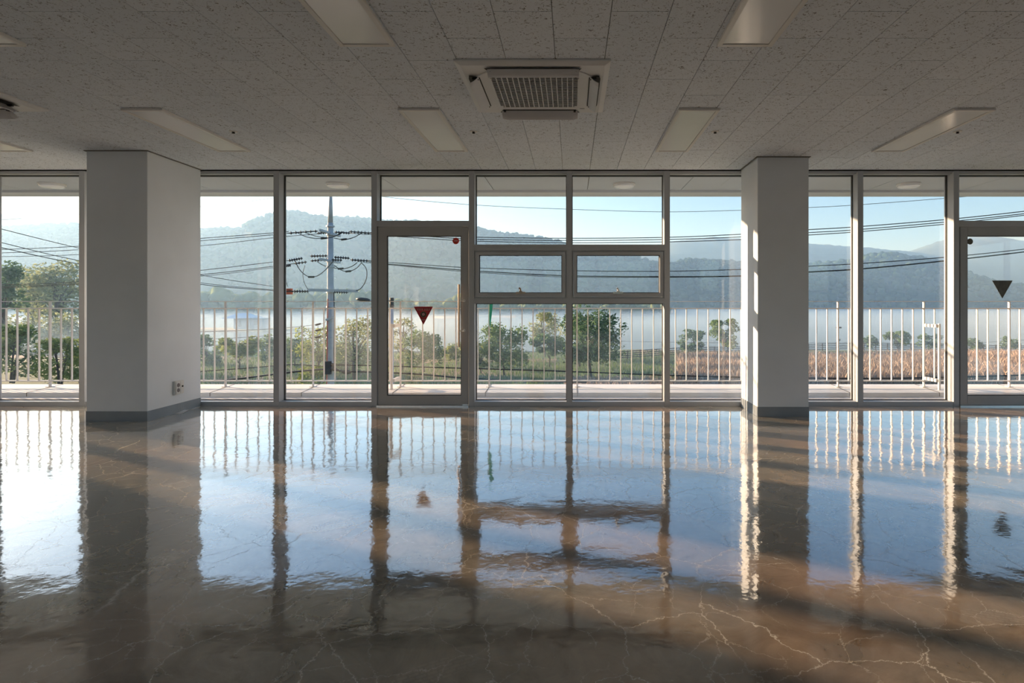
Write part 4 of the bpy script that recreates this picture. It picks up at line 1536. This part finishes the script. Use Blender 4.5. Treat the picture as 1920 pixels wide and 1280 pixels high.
def spline(p, k=8):
    out = []
    n = len(p)
    for i in range(n - 1):
        p0, p1, p2, p3 = p[max(i - 1, 0)], p[i], p[i + 1], p[min(i + 2, n - 1)]
        for j in range(k):
            t = j / k
            out.append(0.5 * ((2 * p1) + (p2 - p0) * t + (2 * p0 - 5 * p1 + 4 * p2 - p3) * t * t + (3 * p1 - p0 - 3 * p2 + p3) * t ** 3))
    out.append(p[-1])
    return out


loop([(555, 435), (575, 444), (600, 447), (625, 444), (643, 434)], dy=-.6, sleeve=(602, 447, 613, 446))
loop([(568, 434), (590, 442), (612, 445), (635, 440), (641, 435)], dy=.3)
loop([(626, 446), (645, 449), (663, 445), (679, 436)], dy=-.6, sleeve=(640, 449, 650, 448))
loop([(553, 488), (561, 504), (572, 515), (583, 519), (597, 516), (612, 504), (625, 489)], dy=-.6, sleeve=(578, 519, 589, 519))
loop([(594, 490), (606, 497), (620, 501), (640, 504), (658, 500), (670, 492)], dy=.3, sleeve=(634, 504, 644, 503))
loop([(626, 497), (640, 506), (652, 509), (668, 503), (677, 493)], dy=-.6, sleeve=(648, 509, 658, 508))
loop([(677, 492), (686, 502), (688, 516), (684, 530), (676, 541), (668, 545)], dy=-.4)
loop([(572, 497), (568, 512), (570, 528), (577, 542)], r=.012, dy=.2)
loop([(533, 512), (536, 526), (540, 538)], r=.012, dy=.2)
# cable riser, brackets and the black splice cluster low on the pole
MB().tube(spline([L(626, 548, -.2), L(627, 600, -.22), L(626, 660, -.22), L(627, 690, -.22)], 5), 0.02, 6).build('riser', M['cable'], pole)
MB().tube(spline([L(614.5, 560, -.2), L(613.5, 620, -.2), L(612.5, 720, -.2)], 5), 0.022, 6).build('ground_rod', M['orange_dark'], pole)
MB().bar(L(611, 600, -.22), L(627, 594, -.22), 0.08, 0.10).build('bracket', M['galv'], pole)
b = MB()
b.tube([L(607, 691, -.24), L(622, 690, -.26), L(634, 694, -.24)], [0.06, .13, .05], 8)
b.tube([L(612, 682, -.24), L(626, 684, -.24)], [0.07, .08], 8)
b.box(L(613, 700).x, L(625, 700).x, -.34, -.2, L(0, 700).z, L(0, 676).z)
b.build('splice_box', M['cable'], pole)
b = MB().tube([L(641, 697, -.3), L(650, 697, -.3), L(658, 698, -.3)], [0.05, 0.12, 0.05], 10)
b.build('cable_drum', M['cable'], pole)

# orange tag
q = P(541, 546.3, PD - 0.3)
e = empty('warning_plate', q)
tag(e, 'small orange warning plate hanging on the pole wires', 'sign')
MB().box(-0.185, 0.185, 0, 0.012, -0.135, 0.135).build('plate', M['orange'], e)
b = MB()
for (u, v, w, h) in ((-.11, .05, .05, .06), (-.02, .03, .035, .07), (.07, .05, .06, .08), (-.10, -.06, .05, .07), (-.02, -.07, .04, .06), (.07, -.07, .035, .06)):
    b.box(u - w / 2, u + w / 2, -0.006, 0, v - h / 2, v + h / 2)
b.build('print', M['orange_dark'], e)


def plan_d(px):
    return 24.56 / (1 + 0.218 * (px - VX) / F_PX)


def wire(pts, r, label, name='power_line', ds=None, dy=0.0, group='overhead lines'):
    q = []
    for i, (px, py) in enumerate(pts):
        d = (ds[i] if ds else plan_d(px)) + dy
        q.append(P(px, py, d))
    o = MB().tube(spline(q, 6), r, 5).build(name, M['cable'], None, smooth=True)
    tag(o, label, 'cable', group)


# to the right of the pole
wire([(694, 436), (800, 440), (893, 444.5), (1062, 446.5), (1242, 445), (1389, 439), (1516, 430.5), (1600, 425.5), (1774, 411.5), (1920, 396), (2080, 376)], .016, 'upper power line of the three right of the pole', dy=-.9)
wire([(690, 437), (800, 443), (893, 448.5), (1062, 450.5), (1242, 449), (1389, 444), (1516, 436), (1600, 431), (1774, 416), (1920, 400.5), (2080, 381)], .016, 'middle power line of the three right of the pole')
wire([(656, 437), (800, 447), (893, 452), (1062, 455), (1242, 453.5), (1389, 449), (1516, 440.5), (1600, 435), (1774, 420), (1920, 403.5), (2080, 385)], .016, 'lower power line of the three right of the pole', dy=.9)
wire([(690, 488), (725, 491.5), (863, 501), (902, 502.5), (1053, 507), (1233, 508.5), (1389, 505), (1516, 499), (1619, 493.5), (1774, 482), (1920, 467), (2080, 447)], .015, 'upper line of the second bundle right of the pole', dy=-.9)
wire([(690, 490), (725, 494.5), (863, 506), (902, 508.5), (1053, 516.5), (1233, 518.5), (1389, 517), (1516, 509.5), (1619, 503.5), (1774, 488.5), (1920, 472), (2080, 452)], .021, 'thick lower line of the second bundle right of the pole')
wire([(670, 490), (725, 496), (863, 508.5), (902, 511), (1053, 519), (1233, 519.6), (1389, 517.8), (1516, 510.5), (1619, 504.2), (1774, 489.2), (1920, 472.6), (2080, 453)], .013, 'thin line twinned with the second bundle', dy=.6)
wire([(622, 352), (713, 368), (880, 383.5), (1062, 392), (1242, 397), (1389, 394), (1516, 389), (1600, 384.5), (1774, 371.5), (1900, 360), (2080, 342)], .010, 'thin topmost wire right of the pole')
wire([(618, 352), (512, 371), (377, 387), (147, 402), (0, 412), (-160, 420)], .008, 'thin topmost wire left of the pole')
# to the left
wire([(541, 434), (512, 436.5), (377, 446.5), (147, 461.5), (0, 467.5), (-160, 470)], .016, 'upper power line of the three left of the pole', dy=-.9)
wire([(541, 437), (512, 440), (377, 451), (147, 468), (0, 474), (-160, 477)], .016, 'middle power line of the three left of the pole')
wire([(600, 438), (512, 445.5), (377, 460.5), (147, 477), (0, 481), (-160, 483)], .014, 'lower power line of the three left of the pole', dy=.9)
wire([(541, 488.5), (512, 491), (377, 506.5), (147, 528), (0, 534), (-160, 537)], .015, 'upper line of the second bundle left of the pole', dy=-.9)
wire([(552, 494), (512, 499), (377, 514.5), (147, 531), (0, 537.5), (-160, 541)], .016, 'middle line of the second bundle left of the pole')
wire([(533, 499), (500, 503), (377, 517.5), (147, 533), (0, 540), (-160, 543)], .012, 'lower line of the second bundle left of the pole', dy=.5)
cd = [26.7, 26.5, 25.2, 22, 19, 16.5]
wire([(550, 546), (512, 537), (377, 515.5), (146, 464.5), (0, 428.5), (-150, 390)], .012, 'highest cable slanting down from the upper left to the pole', ds=cd)
wire([(550, 546.5), (512, 543), (377, 530), (146, 488), (0, 454), (-150, 418)], .012, 'middle cable slanting down from the upper left to the pole', ds=cd)
wire([(550, 547), (512, 544.5), (377, 533), (146, 494.5), (0, 463.5), (-150, 430)], .014, 'lowest cable slanting down from the upper left to the pole', ds=cd)
# service wires with small spacers
for k, (y0, y1, y2, lb) in enumerate(((600, 608, 622, 'upper service wire left of the pole behind the railing'), (612, 618.7, 636, 'middle service wire left of the pole behind the railing'),
                                      (624, 631.5, 648, 'lower service wire left of the pole behind the railing'))):
    q = [P(612, y0, 26.8), P(596, y1, 27), P(500, (y1 + y2) / 2 + 2, 28), P(377, y2, 29), P(200, y2 + 6, 31)]
    o = MB().tube(spline(q, 6), .009, 5).tube([P(592, y1 + 1, 27), P(601, y1 - 1.3, 26.95)], .042, 8).build('service_wire', M['cable'])
    tag(o, lb, 'cable', 'overhead lines')
# low communication cables
wire([(613, 692), (580, 694), (525, 700), (446, 710), (403, 713), (300, 716)], .045, 'thick black cable low on the left of the pole', 'communication_cable')
wire([(613, 687), (570, 684), (534, 684), (461, 690), (377, 696), (250, 705)], .022, 'thin black cable low on the left of the pole', 'communication_cable')
wire([(625, 694), (660, 696.5), (694, 697), (780, 701), (864, 708), (960, 713), (1100, 716)], .036, 'thick black cable low on the right of the pole', 'communication_cable')
wire([(625, 684), (694, 685), (725, 686), (864, 690), (1062, 696), (1242, 703), (1400, 707), (1600, 709), (1780, 707), (2000, 700)], .026, 'long thin black cable low across the whole view', 'communication_cable')
wire([(864, 632), (893, 622), (1062, 634), (1156, 639), (1242, 641), (1389, 643), (1620, 642), (1774, 645), (1920, 637), (2060, 630)], .008, 'thin wire sagging across the lake view', 'communication_cable', ds=[40] * 10)

# ------------------------------------------------------------------ haze and mist
def volume_box(name, x0, x1, y0, y1, z0, z1, dens, g, col, label):
    t = NT(name)
    vs_ = t.n('VolumeScatter', Density=dens, Anisotropy=g)
    vs_.inputs['Color'].default_value = col
    t.l(vs_.outputs[0], t.out.inputs['Volume'])
    o = MB().box(x0, x1, y0, y1, z0, z1).build(name, t.m)
    tag(o, label, 'haze', kind='stuff')
    return o


volume_box('morning_haze', -1800, 1800, 36, 1600, -9, 150, HAZE, HAZE_G, (0.31, 0.51, 0.76, 1), 'thin morning haze over the lake and hills')
volume_box('lake_mist', -900, 900, 128, 560, LZ + 0.05, LZ + 3.6, MIST, 0.15, (0.25, 0.39, 0.59, 1), 'low white mist lying on the lake')
volume_box('meadow_mist', -200, 200, 42, 127.5, -8, LZ + 5.5, 0.0055, 0.25, (0.31, 0.43, 0.57, 1), 'faint ground mist drifting between the near trees')
